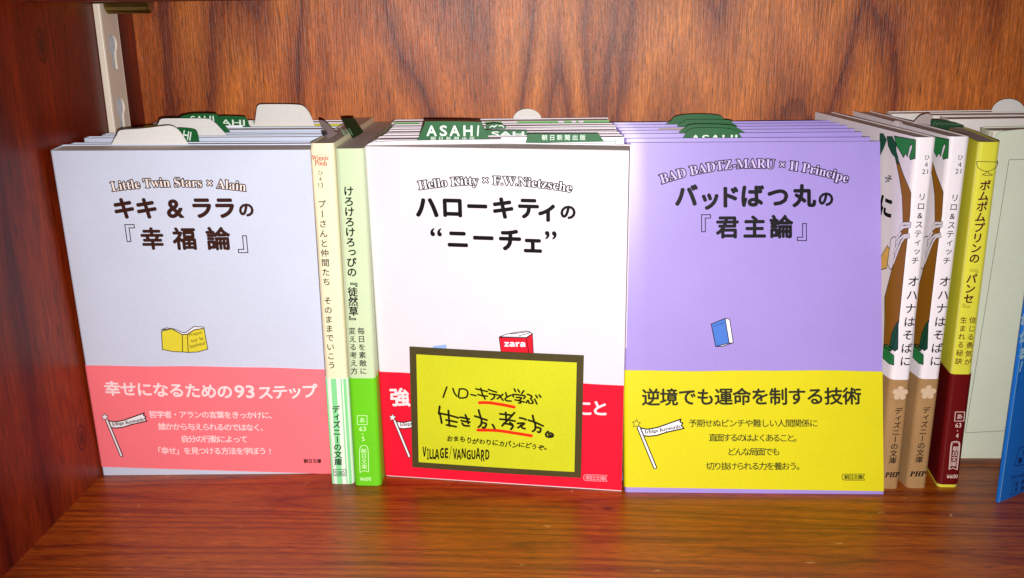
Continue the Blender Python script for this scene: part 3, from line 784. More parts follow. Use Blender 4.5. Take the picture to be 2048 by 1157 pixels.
hand2 = ['246,550 238,610', '238,606 320,622 400,645', '246,606 256,650 262,688', '318,585 322,650 326,712', '298,662 350,672 388,680', '303,704 350,712 382,718',
         '416,640 450,646 490,655', '424,668 460,676 495,680', '458,620 470,650 482,690', '432,690 448,708 490,712',
         '568,580 578,620 590,655', '536,630 590,648 636,664', '592,658 588,700 566,722', '596,684 630,694 618,726 600,724', '682,700 692,716 700,734',
         '744,612 800,618 840,624', '792,600 794,640 796,672', '864,602 830,640 762,710', '744,655 810,662 868,672', '776,690 830,700 852,712', '826,684 848,700', '840,704 852,716 834,740',
         '906,645 935,650 960,660', '890,690 945,690 920,710 893,726', '915,706 930,728 950,734', '1014,625 1022,660 1034,692', '980,664 1040,684 1100,712', '1036,698 1034,740 1014,756', '1044,722 1080,734 1072,764 1056,760',
         '1142,757 1124,776 1128,796 1150,804 1178,800 1182,784 1168,772 1152,772 1148,784 1160,792 1174,788']
P_ = lambda s_: [kc(*map(float, q.split(','))) for q in s_.split()]
p = Print(CS2)
for q in hand1: p.stroke(P_(q), 3.3, smooth=4)
for q in hand2: p.stroke(P_(q), 4.0, smooth=4)
p.build('marker_writing', MK, card)
p = Print(CS2); ha, hb = V(CS2.uv(kc(330, 812))), V(CS2.uv(kc(1140, 893)))
for i, ch in enumerate('おまもりがわりにカバンにどうぞ。'):
    c = ha.lerp(hb, i/15)+V((random.uniform(-.15, .15), random.uniform(-.35, .35))); an = random.uniform(-.16, .1)
    p.cell(ch, c, 3.05*random.uniform(.85, 1.05), 3.1*random.uniform(.85, 1.12), .034, up=(math.sin(an), math.cos(an)), skew=random.uniform(.0, .2))
p.build('fine_writing', MK, card)
p = Print(CS2, 0); p.stroke([kc(575, 520), kc(650, 520), kc(760, 536), kc(860, 556)], 6, 4); p.stroke([kc(562, 746), kc(720, 750), kc(860, 770), kc(1003, 793)], 6, 4)
p.build('red_underlines', ink('marker_red', (232, 48, 18)), card)
def glyph_in(p, ch, x0, y0, x1, y1, off=.03, level=0):
    sh = bold(SAN(ch), off); a0, b0, a1, b1 = bbox(sh)
    tl, tr, bl, br = (V(p.s.uv(kc(*q))) for q in ((x0, y0), (x1, y0), (x0, y1), (x1, y1)))
    p.add(sh, lambda v: (lambda u, w_: tuple((tl*(1-u)+tr*u)*w_+(bl*(1-u)+br*u)*(1-w_)))((v[0]-a0)/(a1-a0), (v[1]-b0)/(b1-b0)), level)
p = Print(CS2)
for ch, x0, y0, x1, y1 in (('V', 103, 883, 136, 965), ('I', 142, 898, 154, 990), ('L', 161, 903, 184, 985), ('L', 186, 903, 209, 985), ('A', 204, 903, 243, 988), ('G', 248, 892, 281, 980), ('E', 289, 894, 316, 978),
                           ('V', 355, 898, 389, 985), ('A', 386, 905, 424, 990), ('N', 427, 897, 462, 977), ('G', 468, 910, 503, 990), ('U', 508, 910, 541, 988), ('A', 543, 893, 582, 985), ('R', 587, 908, 617, 1005), ('D', 623, 907, 657, 990)):
    glyph_in(p, ch, x0, y0, x1, y1, .012 if ch in 'ARGED' else .02)
p.stroke([kc(345, 875), kc(326, 985)], .8)
p.build('shop_logo_print', MK, card)

# ============ lavender front book with a yellow band
k7 = lambda x, y: (1200+x/3.4133, 200+y/3.4133); k8 = lambda x, y: (1220+x/2.2241, 480+y/2.225)
bP = face_book('P', 'lavender paperback with a bright yellow paper band, front of the right stack', [(1248, 286), (1760, 283), (1250, 985), (1767, 989)], 8.6, LAV, group='face-out paperbacks at the front of the shelf')
YB_ = cov('yellow_band', (216, 206, 26), rough=.42)
bP.band(YB_, ((1248, 741), (1765, 743)), ((1248, 975), (1767, 983)))
F = bP.front(); FB = bP.front(.32)
arc_title(F, 'BAD BADTZ-MARU × Il Principe', k7(408, 555), k7(1700, 548), 27, 6.4, bP.o, K_, ink('pale_lavender', (206, 186, 240)))
p = Print(F)
p.put([('バ', *k7(588, 655), 48), ('ド', *k7(880, 662), 47), ('ば', *k7(1038, 655), 48), ('つ', *k7(1215, 660), 46), ('丸', *k7(1392, 655), 47), ('の', *k7(1542, 675), 33), ('ッ', *k7(750, 675), 46)], off=(.026, .043))
p.put([('『', *k7(672, 868), 54), ('』', *k7(1430, 878), 54)], off=.0)
p.put([('君', *k7(870, 868), 47), ('主', *k7(1055, 868), 47), ('論', *k7(1238, 866), 48)], off=(.018, .036))
p.build('title_print', K_, bP.o)
p = Print(FB); p.row('逆境でも運命を制する技術', k8(182, 700), k8(1076, 695), 36, off=(.018, .024))
p.row('予期せぬピンチや難しい人間関係に', k8(368, 816), k8(906, 816), 16.6, off=.01)
p.row('直面するのはよくあること。', k8(458, 880), k8(835, 882), 16.6, off=.01)
p.row('どんな局面でも', k8(540, 943), k8(738, 943), 16.6, off=.01)
p.row('切り抜けられる力を養おう。', k8(446, 1007), k8(848, 1007), 16.6, off=.01)
p.build('band_lettering', ink('soft_black', (44, 42, 24)), bP.o)
scroll_logo(FB, k8(1032, 1056), k8(1132, 1056), 12, bP.o, ink('soft_black', (44, 42, 24)))
flag(FB, k8(117, 818), 1.13, bP.o, YI, K_)
# the blue book of the cover picture
p = Print(F); q1 = [k8(450, 375), k8(512, 350), k8(530, 460), k8(470, 475)]; q2 = [k8(512, 350), k8(532, 354), k8(548, 458), k8(530, 460)]
p.poly(q1); p.build('picture_book_cover', ink('picture_blue', (72, 120, 206)), bP.o)
p = Print(F, 1); p.poly(q2); p.poly([k8(470, 475), k8(530, 460), k8(548, 458), k8(500, 474)], level=.5); p.build('picture_book_pages', W_, bP.o)
p = Print(F, 2); p.strokes([q1+[q1[0]], q2+[q2[0]], [k8(470, 475), k8(500, 474), k8(548, 458)]], 1.6); p.line('Il Principe', k8(460, 386), k8(508, 368), 4, level=1); p.build('picture_book_lines', K_, bP.o)

pr = [((1248, 277.6), (1740, 274.7), 410.5), ((1243, 268.5), (1724, 264.4), 420), ((1238.5, 262), (1709, 257.6), 429.5), ((1233.5, 256.2), (1694, 251.2), 439), ((1228.5, 250.8), (1679, 246), 448.5), ((1223.4, 245.6), (1661.5, 241.4), 458)]
for i, (l, r_, y) in enumerate(pr):
    L = at_y(l, y); R = at_y(r_, y); print('  lav', round(L.z, 1), round(R.z, 1), round(R.x-L.x, 1))
    lab = 'lavender paperback, %s from the front of the right stack' % ORD[i]
    if i == 5: lab = 'lavender paperback, rearmost of the right stack'
    b = back_book(lab, L, R, y, -19 if i < 5 else -17, 8.2, LAV, 'lavender paperbacks stacked behind the front one')

# ============ spine-out books
def spine_book(label, px4, back_px, T, cover, group, r=2.0, depth=92, **k):
    tl, tr, bl, br = px4
    BL, BR = at_z(bl), at_z(br); yb = (BL.y+BR.y)/2; BL.y = BR.y = yb; BL.z = BR.z = 0
    TL = at_y(tl, yb); TR = at_y(tr, yb); z = (TL.z+TR.z)/2
    T = (TR.x-TL.x+BR.x-BL.x)/2
    bk = at_z(back_px, z); d = V((bk.x-TL.x, bk.y-TL.y, 0)).normalized(); dep = min(depth, (479-yb)/d.y)
    print('  spine', label[:30], 'z', round(z, 1), 'y', round(yb, 1), 'T', round(TR.x-TL.x, 1), round(BR.x-BL.x, 1), 'dir', round(d.x, 3), 'lean', round(TL.x-BL.x, 1))
    TL.z = z; mid = (BL+BR)/2; BLm = mid-V((T/2, 0, 0)); TLm = (V((TL.x+TR.x, 0, 0))/2+V((0, yb, z)))-V((T/2, 0, 0))
    return Book('sp', label, TLm, TLm+d*dep, BLm, BLm+d*dep, T, cover, 'L', W=dep, H=(TLm-BLm).length, group=group, r=r, tdir=V((1, 0, 0)), **k)
def sleeve(b, material, v, v0=0.0, lift=.28): return b.shell('paper_band', material, lift, .05, v0, v, 3)
k3 = lambda x, y: (600+x/2.8925, 220+y/2.8925); k4 = lambda x, y: (600+x/2.8925, 600+y/2.8925)

bo = spine_book('cream spined paperback between the pale blue book and the green spined one', [(618.5, 287), (668, 287), (664, 968), (706, 967.5)], (688, 246), 9, CREAM, 'paperbacks standing spine out')
S = bo.spine_s()
p = Print(S, 1); p.line(SER('Winnie'), (624, 316), (657.5, 316), 10, off=.004); p.line(SER('Pooh'), (629.5, 326), (654, 327), 11, off=.004); p.line('the', (637, 321), (644, 321), 4, level=2); p.line('Disney', (637, 309.5), (646, 309.5), 3)
p.build('red_logo_print', ink('logo_red', (186, 48, 52)), bo.o)
p = Print(S); p.column('ひ', (641, 346), (641, 347), 12); p.line('4', k3(111, 400), k3(125, 400), 9.5); p.line('13', k3(107, 436), k3(133, 436), 9.5)
p.column('プーさんと仲間たち　そのままでいこう', k3(126, 545), k4(183, 378), 17, off=.012)
p.build('spine_title_print', K_, bo.o)
stripes = paper('white_green_band', (232, 240, 226), .45)
vb = S.uv((680, 757))[1]
sleeve(bo, stripes, vb); S2 = bo.spine_s(.28)
p = Print(S2, 0)
for x0, x1 in ((.35, .95), (2.4, 4.6), (6.3, 6.8), (7.4, 8.6)):
    x0, x1 = x0*bo.T/9, x1*bo.T/9
    p.add(([(x0, .1), (x1, .1), (x1, vb-.1), (x0, vb-.1)], [(0, 1, 2, 3)]))
p.build('green_stripes', ink('stripe_green', (136, 218, 150)), bo.o)
p = Print(S2, 1); p.column('ディズニーの文庫', k4(208, 633), k4(222, 938), 15.5, off=.02)
p.strokes([[k4(195, 982), k4(266, 982), k4(266, 1018), k4(197, 1018), k4(195, 982)]], 1.0); p.line('580', k4(203, 1002), k4(258, 1002), 8.5)
p.build('band_lettering', K_, bo.o)

bk_ = spine_book('pale green spined paperback with a bright green band, left of the white book', [(670, 298), (727, 297), (709, 972), (762, 970)], (744.7, 242.5), 10, MINT, 'paperbacks standing spine out')
S = bk_.spine_s()
p = Print(S); p.column('けろけろけろっぴの『徒然草』', k3(281, 470), k4(312, 122), 21, off=.024)
p.column('毎日を素敵に', k4(353, 180), k4(367, 412), 14.5, off=.012); p.column('変える考え方', k4(302, 180), k4(314, 412), 14.5, off=.012)
p.build('spine_title_print', K_, bk_.o)
GB = cov('green_band', (108, 206, 34), rough=.35)
vb = S.uv((720, 757))[1]; sleeve(bk_, GB, vb); S2 = bk_.spine_s(.28)
p = Print(S2); p.strokes([[k4(331, 670), k4(387, 670), k4(389, 722), k4(333, 722), k4(331, 670)]], 1.0); p.column('あ', k4(360, 696), k4(360, 697), 11.5)
p.line('63', k4(343, 747), k4(381, 746), 9); p.line('-', k4(357, 776), k4(366, 776), 1.5); p.line('5', k4(358, 804), k4(373, 804), 9)
p.strokes([smooth_line([k4(347, 985), k4(345, 870), k4(358, 845), k4(382, 845), k4(394, 870), k4(397, 985)], 3)+[k4(397, 995), k4(372, 988), k4(347, 998), k4(347, 985)]], 1.1)
p.column('朝日文庫', k4(369, 875), k4(372, 965), 10.5); p.line('¥600', k4(347, 1037), k4(411, 1035), 7.5)
p.build('band_lettering', ink('pale_green', (222, 250, 196)), bk_.o)

# two palm-tree covers and the yellow one
kr = lambda x, y: (1740+x/2.753, 180+y/2.755); kr2 = lambda x, y: (1740+x/2.753, 600+y/2.755); kt = lambda x, y: (1740+x/2.2273, 240+y/2.225)
WH2 = cov('warm_white', (236, 228, 234), rough=.42)
ls = []
for n_, (q4, bp_, lab) in enumerate((([(1835.5, 275), (1872, 275), (1757, 977), (1799, 977.5)], (1648, 228), 'white spined paperback with a palm tree cover, right beside the lavender book'),
                                     ([(1901.6, 274), (1939.5, 273), (1812.5, 976.5), (1853.5, 976)], (1730, 228), 'white spined paperback with a palm tree cover, beside the yellow spined one'))):
    ls.append(spine_book(lab, q4, bp_, 9, WH2, 'white spined palm tree paperbacks'))
b1 = ls[0]
KRAFT = paper('kraft_band', (166, 128, 84), .7, .25, .22, scale=1400)
uvs_cover = Surf(lambda x, y, l: b1.M(x, -l, y), b1.W, b1.H)
# cover art in cover millimetres measured on the first of the two, printed on both
def uvc(pts): return [uvs_cover.uv(kt(*q)) for q in pts]
top = b1.H-.2
leafA = uvc([(45, 95), (45, 62), (60, 62), (75, 90), (62, 125), (45, 160)])
stem = uvc([(76, 75), (100, 75), (118, 110), (118, 140), (125, 165), (132, 200), (118, 190), (112, 165), (98, 150), (82, 115)])
leafB = uvc([(108, 72), (205, 90), (203, 172), (180, 178), (176, 165), (190, 120), (186, 108), (178, 120), (168, 165), (160, 150), (150, 168), (140, 150), (120, 115)])
trunk = uvc([(118, 190), (130, 188), (150, 245), (184, 325), (180, 420), (160, 600), (150, 700), (140, 800), (130, 900), (118, 950), (95, 1030), (62, 1010), (66, 900), (66, 790), (100, 660), (130, 560), (148, 450), (144, 340), (132, 260)])
leafC = uvc([(62, 1000), (80, 1002), (100, 1022), (85, 1032), (108, 1050), (108, 1092), (85, 1085), (58, 1060)])
leafD = uvc([(128, 895), (126, 1020), (112, 1030), (86, 1012), (98, 950), (115, 912)])
boxu = [uvc([(78, 640), (95, 530), (108, 520), (118, 524), (104, 655), (92, 668)]), uvc([(48, 612), (78, 560), (88, 575), (76, 660), (50, 668)])]
ropes = [uvc(l) for l in ([(182, 462), (150, 462), (138, 480)], [(180, 474), (150, 478), (138, 490)], [(174, 512), (150, 516), (135, 530), (108, 590)], [(176, 520), (155, 524), (140, 545), (104, 640)], [(118, 530), (138, 505)])]
TR_ = ink('trunk_brown', (150, 98, 24)); TAN = ink('tan', (226, 178, 96)); LGR = ink('palm_green', (44, 132, 70)); DGR = ink('dark_palm', (28, 84, 62))
WHI = ink('art_white', (238, 232, 236))
for b in ls:
    CVs = Surf(lambda x, y, l, b=b: b.M(x, -l, y), b.W, b.H)
    raw = lambda pts: poly2d([(min(x, 90), min(y, top)) for x, y in pts])
    ln = lambda L_, w_: strokes2d(L_, w_)
    for lf, lv, mt in ((leafB, 0, LGR), (leafC, 1, LGR), (leafA, 0, DGR), (stem, 1.5, DGR), (leafD, 1.3, DGR)):
        p = Print(CVs, 0); p.add(raw(lf), level=lv); p.build('leaf_print', mt, b.o)
    p = Print(CVs, 0); p.add(raw(trunk), level=1); p.build('trunk_print', TR_, b.o)
    p = Print(CVs, 0); p.add(raw(boxu[1]), level=1.1); p.build('hammock_print', TAN, b.o)
    p = Print(CVs, 0); p.add(raw(boxu[0]), level=1.6); p.add(ln(ropes, .5), level=3); p.build('rope_print', WHI, b.o)
    p = Print(CVs, 0)
    cl_ = lambda L_: [[(min(x, 90), min(y, top)) for x, y in l]+[(min(l[0][0], 90), min(l[0][1], top))] for l in L_]
    p.add(ln(cl_([leafA, leafB, stem, trunk, leafC, leafD]+boxu), .17), level=2); p.add(ln(ropes, .68), level=2.3)
    p.build('line_art_print', K_, b.o)
    # sideways cover title
    p = Print(CVs, 1); e_ = uvs_cover
    p = Print(Surf(lambda x, y, l, b=b: b.M(b.W-x, -l, y), b.W, b.H), 1)
    for ch, (x, y), em in (('ッ', kt(75, 262), 13), ('チ', kt(88, 262), 13), ('に', kt(71, 385), 36)):
        c = e_.uv((x, y)); p.cell(ch, (b.W-c[0], c[1]), em/4.6*1.5, em/4.6*1.25, off=.02 if em < 20 else .04)
    p.build('cover_title_print', K_, b.o)
    S = b.spine_s(); q0 = b1.spine_s()
for b, ox in zip(ls, (0, 1)):
    S = b.spine_s(); p = Print(S)
    g = (lambda a, c: a) if ox == 0 else (lambda a, c: c)
    p.column('ひ', g(kr(313, 373), kr(497, 373)), g(kr(313, 374), kr(497, 374)), 12)
    p.line('4', g(kr(300, 413), kr(484, 413)), g(kr(318, 412), kr(503, 412)), 9.5); p.line('21', g(kr(286, 451), kr(469, 449)), g(kr(319, 450), kr(502, 448)), 9.5)
    p.column('リロ&スティッチ　', g(kr(286, 590), kr(467, 595)), g(kr(243, 990), kr(416, 990)), 16.5, off=.008)
    p.column('オハナはそばに', g(kr(239, 1055), kr(412, 1055)), g(kr2(194, 338), kr2(359, 337)), 22.5, off=.012)
    p.build('spine_title_print', K_, b.o)
    vb = S.uv(g((1790, 760), (1850, 758.5)))[1]; sleeve(b, KRAFT, vb); S2 = b.spine_s(.28)
    p = Print(S2)
    c = V(S2.uv(g(kr2(165, 515), kr2(320, 510))))
    for k in range(5):
        a = 2*math.pi*k/5+math.pi/2; pet = [(c.x+2.0*math.cos(a)+1.25*math.cos(t*math.pi/5), c.y+2.0*math.sin(a)+1.25*math.sin(t*math.pi/5)) for t in range(10)]
        p.add(poly2d(pet), level=k*.4)
    p.add(poly2d([(c.x+1.3*math.cos(t*math.pi/5), c.y+1.3*math.sin(t*math.pi/5)) for t in range(10)]), level=2.4)
    p.build('flower_print', ink('flower', (206, 180, 150)), b.o)
    p = Print(S2); p.column('ディズニーの文庫', g(kr2(157, 612), kr2(310, 608)), g(kr2(125, 885), kr2(271, 880)), 14.5, off=.012)
    p.line(ITA('PHP'), g(kr2(80, 965), kr2(217, 960)), g(kr2(163, 962), kr2(309, 957)), 10, off=.025)
    p.build('band_lettering', K_, b.o)

by = spine_book('yellow spined paperback with a dark red band, rightmost of the spine-out books', [(1958, 285), (2002, 284), (1874.4, 974.5), (1916, 975)], (1880, 250), 10, YEL, 'paperbacks standing spine out')
S = by.spine_s()
p = Print(S); p.column('ポムポムプリンの『パンセ』', kr(634, 527), kr2(535, 48), 22, off=(.018, .026))
p.column('信じる勇気が', kr2(565, 112), kr2(538, 342), 14, off=.01); p.column('生まれる秘訣', kr2(515, 112), kr2(488, 337), 14, off=.01)
p.build('spine_title_print', ink('maroon', (74, 20, 26)), by.o)
# glass dish of the spine picture
p = Print(S, 1); p.strokes([smooth_line([kr(588, 395), kr(592, 425), kr(625, 447), kr(660, 447), kr(695, 425), kr(704, 398)], 3), [kr(588, 395), kr(704, 398)], smooth_line([kr(640, 447), kr(638, 460), kr(618, 468), kr(645, 472), kr(674, 469), kr(652, 460), kr(651, 447)], 3)], 1.2)
p.build('glass_dish_lines', BR_, by.o)
MAR = cov('maroon_band', (100, 14, 16), rough=.35)
vb = S.uv((1918, 749))[1]; v0 = S.uv((1895, 969))[1]; sleeve(by, MAR, vb, v0); S2 = by.spine_s(.28)
p = Print(S2); p.strokes([[kr2(470, 618), kr2(521, 618), kr2(516, 668), kr2(465, 668), kr2(470, 618)]], 1.0); p.column('あ', kr2(493, 643), kr2(493, 644), 11.5)
p.line('63', kr2(470, 692), kr2(502, 691), 9); p.line('-', kr2(478, 722), kr2(484, 722), 1.5); p.line('4', kr2(473, 748), kr2(487, 748), 9)
p.strokes([smooth_line([kr2(436, 925), kr2(446, 800), kr2(460, 782), kr2(482, 782), kr2(494, 800), kr2(481, 925)], 3)+[kr2(480, 936), kr2(458, 926), kr2(435, 934), kr2(436, 925)]], 1.1)
p.strokes([smooth_line([kr2(441, 922), kr2(450, 804), kr2(462, 788), kr2(480, 788), kr2(489, 804), kr2(476, 922)], 3)], .6, level=1)
p.column('朝日文庫', kr2(471, 820), kr2(459, 905), 10.5); p.line('¥600', kr2(422, 974), kr2(482, 972), 7.5)
p.build('band_lettering', ink('band_pale', (240, 216, 206)), by.o)

# ============ right end: rear stack, the open pale green book and the blue booklet
GREY = cov('grey_white', (226, 218, 214), rough=.4)
for i, (px, y, T, ang) in enumerate((((1898, 242), 437, 12, 0), ((1866, 232), 452, 11, 0), ((1784, 231), 466, 10, 0))):
    L = at_y(px, y); z = at_y((2048, (235, 229, 223)[i]), y).z
    L.z = (L.z+z)/2; R = V((L.x+105, y, z)); print('  right', round(L.z, 1), round(z, 1), round(L.x, 1))
    lab = ['grey white paperback lying third from the back wall behind the pale green flap', 'grey white paperback, middle one behind the pale green flap', 'grey white paperback against the back panel at the right end'][i]
    back_book(['grey white paperback directly behind the open pale green book', lab, lab][i] if i == 0 else lab, L, R, y, 0, T, GREY, 'paperbacks at the right end against the back panel', r=1.5)
PG = cov('sage', (216, 220, 198), rough=.6); 
L = V((176, 417.5, 148.2)); R = V((281, 419, 149.5))
bg_ = Book('g', 'pale sage green book with a thin ruled frame, behind the yellow spined one', L, R, V((L.x+.6, 416.5, 0)), V((R.x, 418, 0)), 13, PG, 'L', group=None, r=3.0, name='sage_book')
F = bg_.front()
p = Print(bg_.front(2.9), 1)
p.strokes([[(2090, 318), (2018, 320), (1930.7, 866), (2008, 862), (2060, 860)]], .9)
p.build('ruled_frame', ink('frame_grey', (66, 70, 60)), bg_.o)
# loose flap of the jacket, curved at its upper corner
FS = bg_.front(2.6)
fl_pts = [FS.uv(q) for q in smooth_line([(1984, 330), (1989, 282), (1998, 266), (2030, 260), (2100, 256)], 5)]
x_l, y_l = fl_pts[0]
outl = [(x_l-4.0, 3.5)]+[(x_l, y_l)]+fl_pts[1:]+[(100, fl_pts[-1][1]), (100, 3.5)]
sh = poly2d(outl)
nS = len(sh[0]); vv = [FS.pt(x, y, .25) for x, y in sh[0]]+[FS.pt(x, y, 0) for x, y in sh[0]]
bo_e = {}
for f in sh[1]:
    for i in range(len(f)):
        a, b2 = f[i], f[(i+1) % len(f)]; bo_e.setdefault((min(a, b2), max(a, b2)), []).append((a, b2))
ff = list(sh[1])+[tuple(i+nS for i in reversed(f)) for f in sh[1]]+[(e[0][0], e[0][0]+nS, e[0][1]+nS, e[0][1]) for e in bo_e.values() if len(e) == 1]
link('jacket_flap', vv, ff, PG, bg_.o)
p = Print(bg_.front(2.9), 0); p.strokes([fl_pts], .7); p.build('flap_edge_shade', ink('frame_grey', (66, 70, 60)), bg_.o)  # dark shading along the flap's edge, drawn on as a line
p = Print(F, 0)
for k in range(7): p.stroke([(1956+k*4.5, 262-k*.3), (1953+k*4.5, 300)], .5)
p.build('page_lines', ink('line_olive', (150, 146, 110)), bg_.o)

BLB = cov('bright_blue', (20, 104, 196), rough=.4)
B0 = at_z((1997, 1006)); dirx = V((.831, .556, 0))
T0 = V((B0.x, B0.y, 148)); b_ = B0+dirx*105; 
bb = Book('b', 'bright blue booklet standing at an angle at the right end of the shelf', T0, T0+dirx*105, B0, b_, 1.6, BLB, 'L', r=.5, name='blue_booklet')
F = bb.front()
p = Print(F, 1)
p.add(([(.15, .2), (.75, .2), (.75, 147.8), (.15, 147.8)], [(0, 1, 2, 3)])); p.build('edge_highlight_print', ink('highlight_sky', (120, 180, 226)), bb.o)  # spine-edge highlight, painted on the cover as a pale stripe
km = lambda x, y: (1740+x/2.753, 600+y/2.755)
p = Print(F, 1); p.column('わかる', km(852, 105), km(838, 295), 26, off=.05); p.line('!', (2040.5, 733), (2043, 733), 22, off=.07)
p.build('cover_title_print', ink('ice', (168, 206, 226)), bb.o)
p = Print(F, 1); p.column('はんぱない', (2038, 751), (2034, 790), 8); 
p.strokes([[(2052, 893), (2038, 897), (2029, 932), (2052, 929)]], 1.4); p.put([('ト', 2048, 905, 13), ('聴', 2040, 921, 12)], off=.05)
p.line('本がいちばん', (2022, 955), (2052, 948), 7, off=.01)
p.strokes([[(2052, 951), (2028, 956), (2021, 990), (2052, 984)]], 1.1); p.put([('宝', 2033, 968, 11), ('島', 2045, 964, 11), ('文', 2032, 980, 11), ('庫', 2044, 977, 11)], off=.02)
p.build('navy_print', ink('navy', (14, 40, 96)), bb.o)

# ============ order slips standing out of the books
SLW = paper('slip_white', (226, 222, 218), .6, .3, .1); SLG = paper('slip_green', (0, 92, 38), .5, .35, .12); SLR = paper('slip_grey', (176, 158, 158), .6, .3, .12)
SLGW = ink('slip_lettering', (226, 240, 226))
class Slip:
    def __init__(s, label, pts, y, material, group='order slips standing out of the books', smooth=3, name='order_slip', tilt=0.0):
        ys = y if callable(y) else (lambda px: y)
        if smooth: pts = smooth_line(pts, smooth, True)
        P = [at_y(q, ys(q)) for q in pts]
        sh = poly2d([(q[0], -q[1]) for q in pts])
        P = [at_y((q[0], -q[1]), ys((q[0], -q[1]))) for q in sh[0]]
        c = sum(P, V((0, 0, 0)))/len(P); zb = min(q.z for q in P)
        s.o = thing(name, label, 'paper slip', (c.x, c.y, zb), group); s.y = c.y
        n = len(P); vs = P+[q+V((0, .22, 0)) for q in P]
        e = {}
        for f in sh[1]:
            for i in range(len(f)): a, b2 = f[i], f[(i+1) % len(f)]; e.setdefault((min(a, b2), max(a, b2)), []).append((a, b2))
        fs = list(sh[1])+[tuple(i+n for i in reversed(f)) for f in sh[1]]+[(q[0][0], q[0][0]+n, q[0][1]+n, q[0][1]) for q in e.values() if len(q) == 1]
        link('slip_paper', vs, fs, material, s.o)
        s.S = Surf(lambda x, z, l: V((x, s.y-l, z)), 0, 300)
        s.S.uv = lambda px: (lambda q: (q.x, q.z))(at_y(px, s.y))
        s.ys = ys
kA = lambda x, y: (80+x/3.8575, 180+y/3.857); kB = lambda x, y: (300+x/5.389, 190+y/5.392); kC = lambda x, y: (720+x/7.314, 220+y/7.31); kD = lambda x, y: (980+x/7.314, 200+y/7.317)
q = Slip('broad white slip rising in front of all others over the pale blue book', [kA(585, 470), kA(596, 345), kA(612, 318), kA(650, 308), kA(800, 298), kA(950, 279), kA(1010, 278), kA(1055, 298), kA(1095, 342), kA(1150, 430), kA(1165, 470)], 392.5, SLW)
q = Slip('crumpled green slip just right of the frontmost white one', [kA(1040, 420), kA(1050, 305), kA(1110, 295), kA(1190, 305), kA(1215, 330), kA(1228, 395), kA(1235, 425)], 407, SLG)
p = Print(q.S, 1); p.line('HI', kA(1105, 345), kA(1165, 360), 18, off=.01); p.build('slip_lettering', SLGW, q.o)
q = Slip('white slip with a small grey flap, second in the left stack', [kB(95, 440), kB(98, 300), kB(118, 265), kB(180, 256), kB(400, 255), kB(610, 258), kB(670, 280), kB(730, 330), kB(820, 430), kB(840, 470)], 419.3, SLW)
q = Slip('dark green slip half hidden behind the second white one', [kB(300, 330), kB(330, 240), kB(400, 215), kB(500, 203), kB(690, 205), kB(730, 225), kB(780, 300), kB(840, 430)], 429.5, SLG)
p = Print(q.S, 1); p.line('SAHI', kB(440, 262), kB(690, 258), 12, off=.008); p.build('slip_lettering', SLGW, q.o)
q = Slip('green slip left of the tallest white one', [kB(600, 400), kB(640, 250), kB(740, 230), kB(1000, 235), kB(1040, 258), kB(1070, 330), kB(1085, 400)], 440, SLG)
p = Print(q.S, 1); p.line('AHI', kB(765, 298), kB(1022, 302), 12, off=.008); p.build('slip_lettering', SLGW, q.o)
p = Print(q.S, 0); p.poly([kB(785, 334), kB(1000, 328), kB(1003, 400), kB(810, 400)]); p.build('slip_white_box', W_, q.o)
q = Slip('small white slip with a green edge beside the tallest one', [kB(1062, 400), kB(1060, 276), kB(1115, 276), kB(1140, 330), kB(1145, 400)], 450.5, SLW, smooth=0)
p = Print(q.S, 1); p.stroke([kB(1110, 280), kB(1132, 332)], 1.6); p.build('slip_green_line', GR, q.o)
q = Slip('tallest white slip at the rear of the left stack', [kB(1118, 380), kB(1130, 310), kB(1150, 150), kB(1165, 118), kB(1200, 104), kB(1400, 102), kB(1590, 107), kB(1655, 125), kB(1700, 170), kB(1735, 230), kB(1772, 330), kB(1780, 380)], 449.5, SLW)
q = Slip('grey pointed slip standing out of the cream spined book', [(639.5, 241), (648, 243), (658, 251), (668, 262), (674, 268), (664, 274), (655, 277), (648, 266), (642, 252)], lambda px: 412-(px[1]-241)*.5, SLR)
p = Print(q.S, 1); p.line('朝', (653.5, 264.5), (663, 260), 10, off=.03); p.v = [v-V((0, 8, 0)) for v in p.v]
p.build('slip_lettering', K_, q.o)
q = Slip('dark green striped slip on top of the green spined book', [(682, 238), (695, 236.5), (708, 237), (727, 265), (716, 272), (705.6, 277.7), (694, 260)], lambda px: 418-(px[1]-237)*.55, paper('slip_dark', (22, 62, 34), .5, .3, .2), smooth=0)
p = Print(q.S, 0)
for k in range(6): p.stroke([(694+k*3.2, 250+((k*7) % 5)), (700+k*3.4, 262+((k*5) % 6))], 1.0)
p.v = [v-V((0, 12, 0)) for v in p.v]; p.build('slip_lettering', ink('dull_green', (110, 140, 110)), q.o)
# middle stack
q = Slip('broad green slip with big white capitals over the white book', [kC(830, 520), kC(850, 430), kC(950, 195), kC(985, 170), kC(1360, 168), kC(1740, 178), kC(1785, 205), kC(1890, 430), kC(1900, 520)], 396, SLG, smooth=2)
p = Print(q.S, 1)
for ch, x in (('A', 1048), ('S', 1220), ('A', 1385), ('H', 1580), ('I', 1727)):
    sh = bold(ch, .022); a0, b0_, a1, b1_ = bbox(sh); wd = {'A': 150, 'S': 108, 'H': 135, 'I': 22}[ch]
    p.line(ch, kC(x-wd/2, 306), kC(x+wd/2, 308), 21.5, off=.022)
p.row('朝日新聞出版', kC(1070, 428), kC(1640, 430), 11); p.build('slip_lettering', SLGW, q.o)
q = Slip('dark green slip partly hidden right of the big lettered one', [kD(-200, 560), kD(-120, 440), kD(0, 445), kD(540, 450), kD(560, 560)], 408, SLG, smooth=0)
p = Print(q.S, 1); p.line('SAH', kD(20, 500), kD(500, 502), 10, off=.02); p.build('slip_lettering', SLGW, q.o)
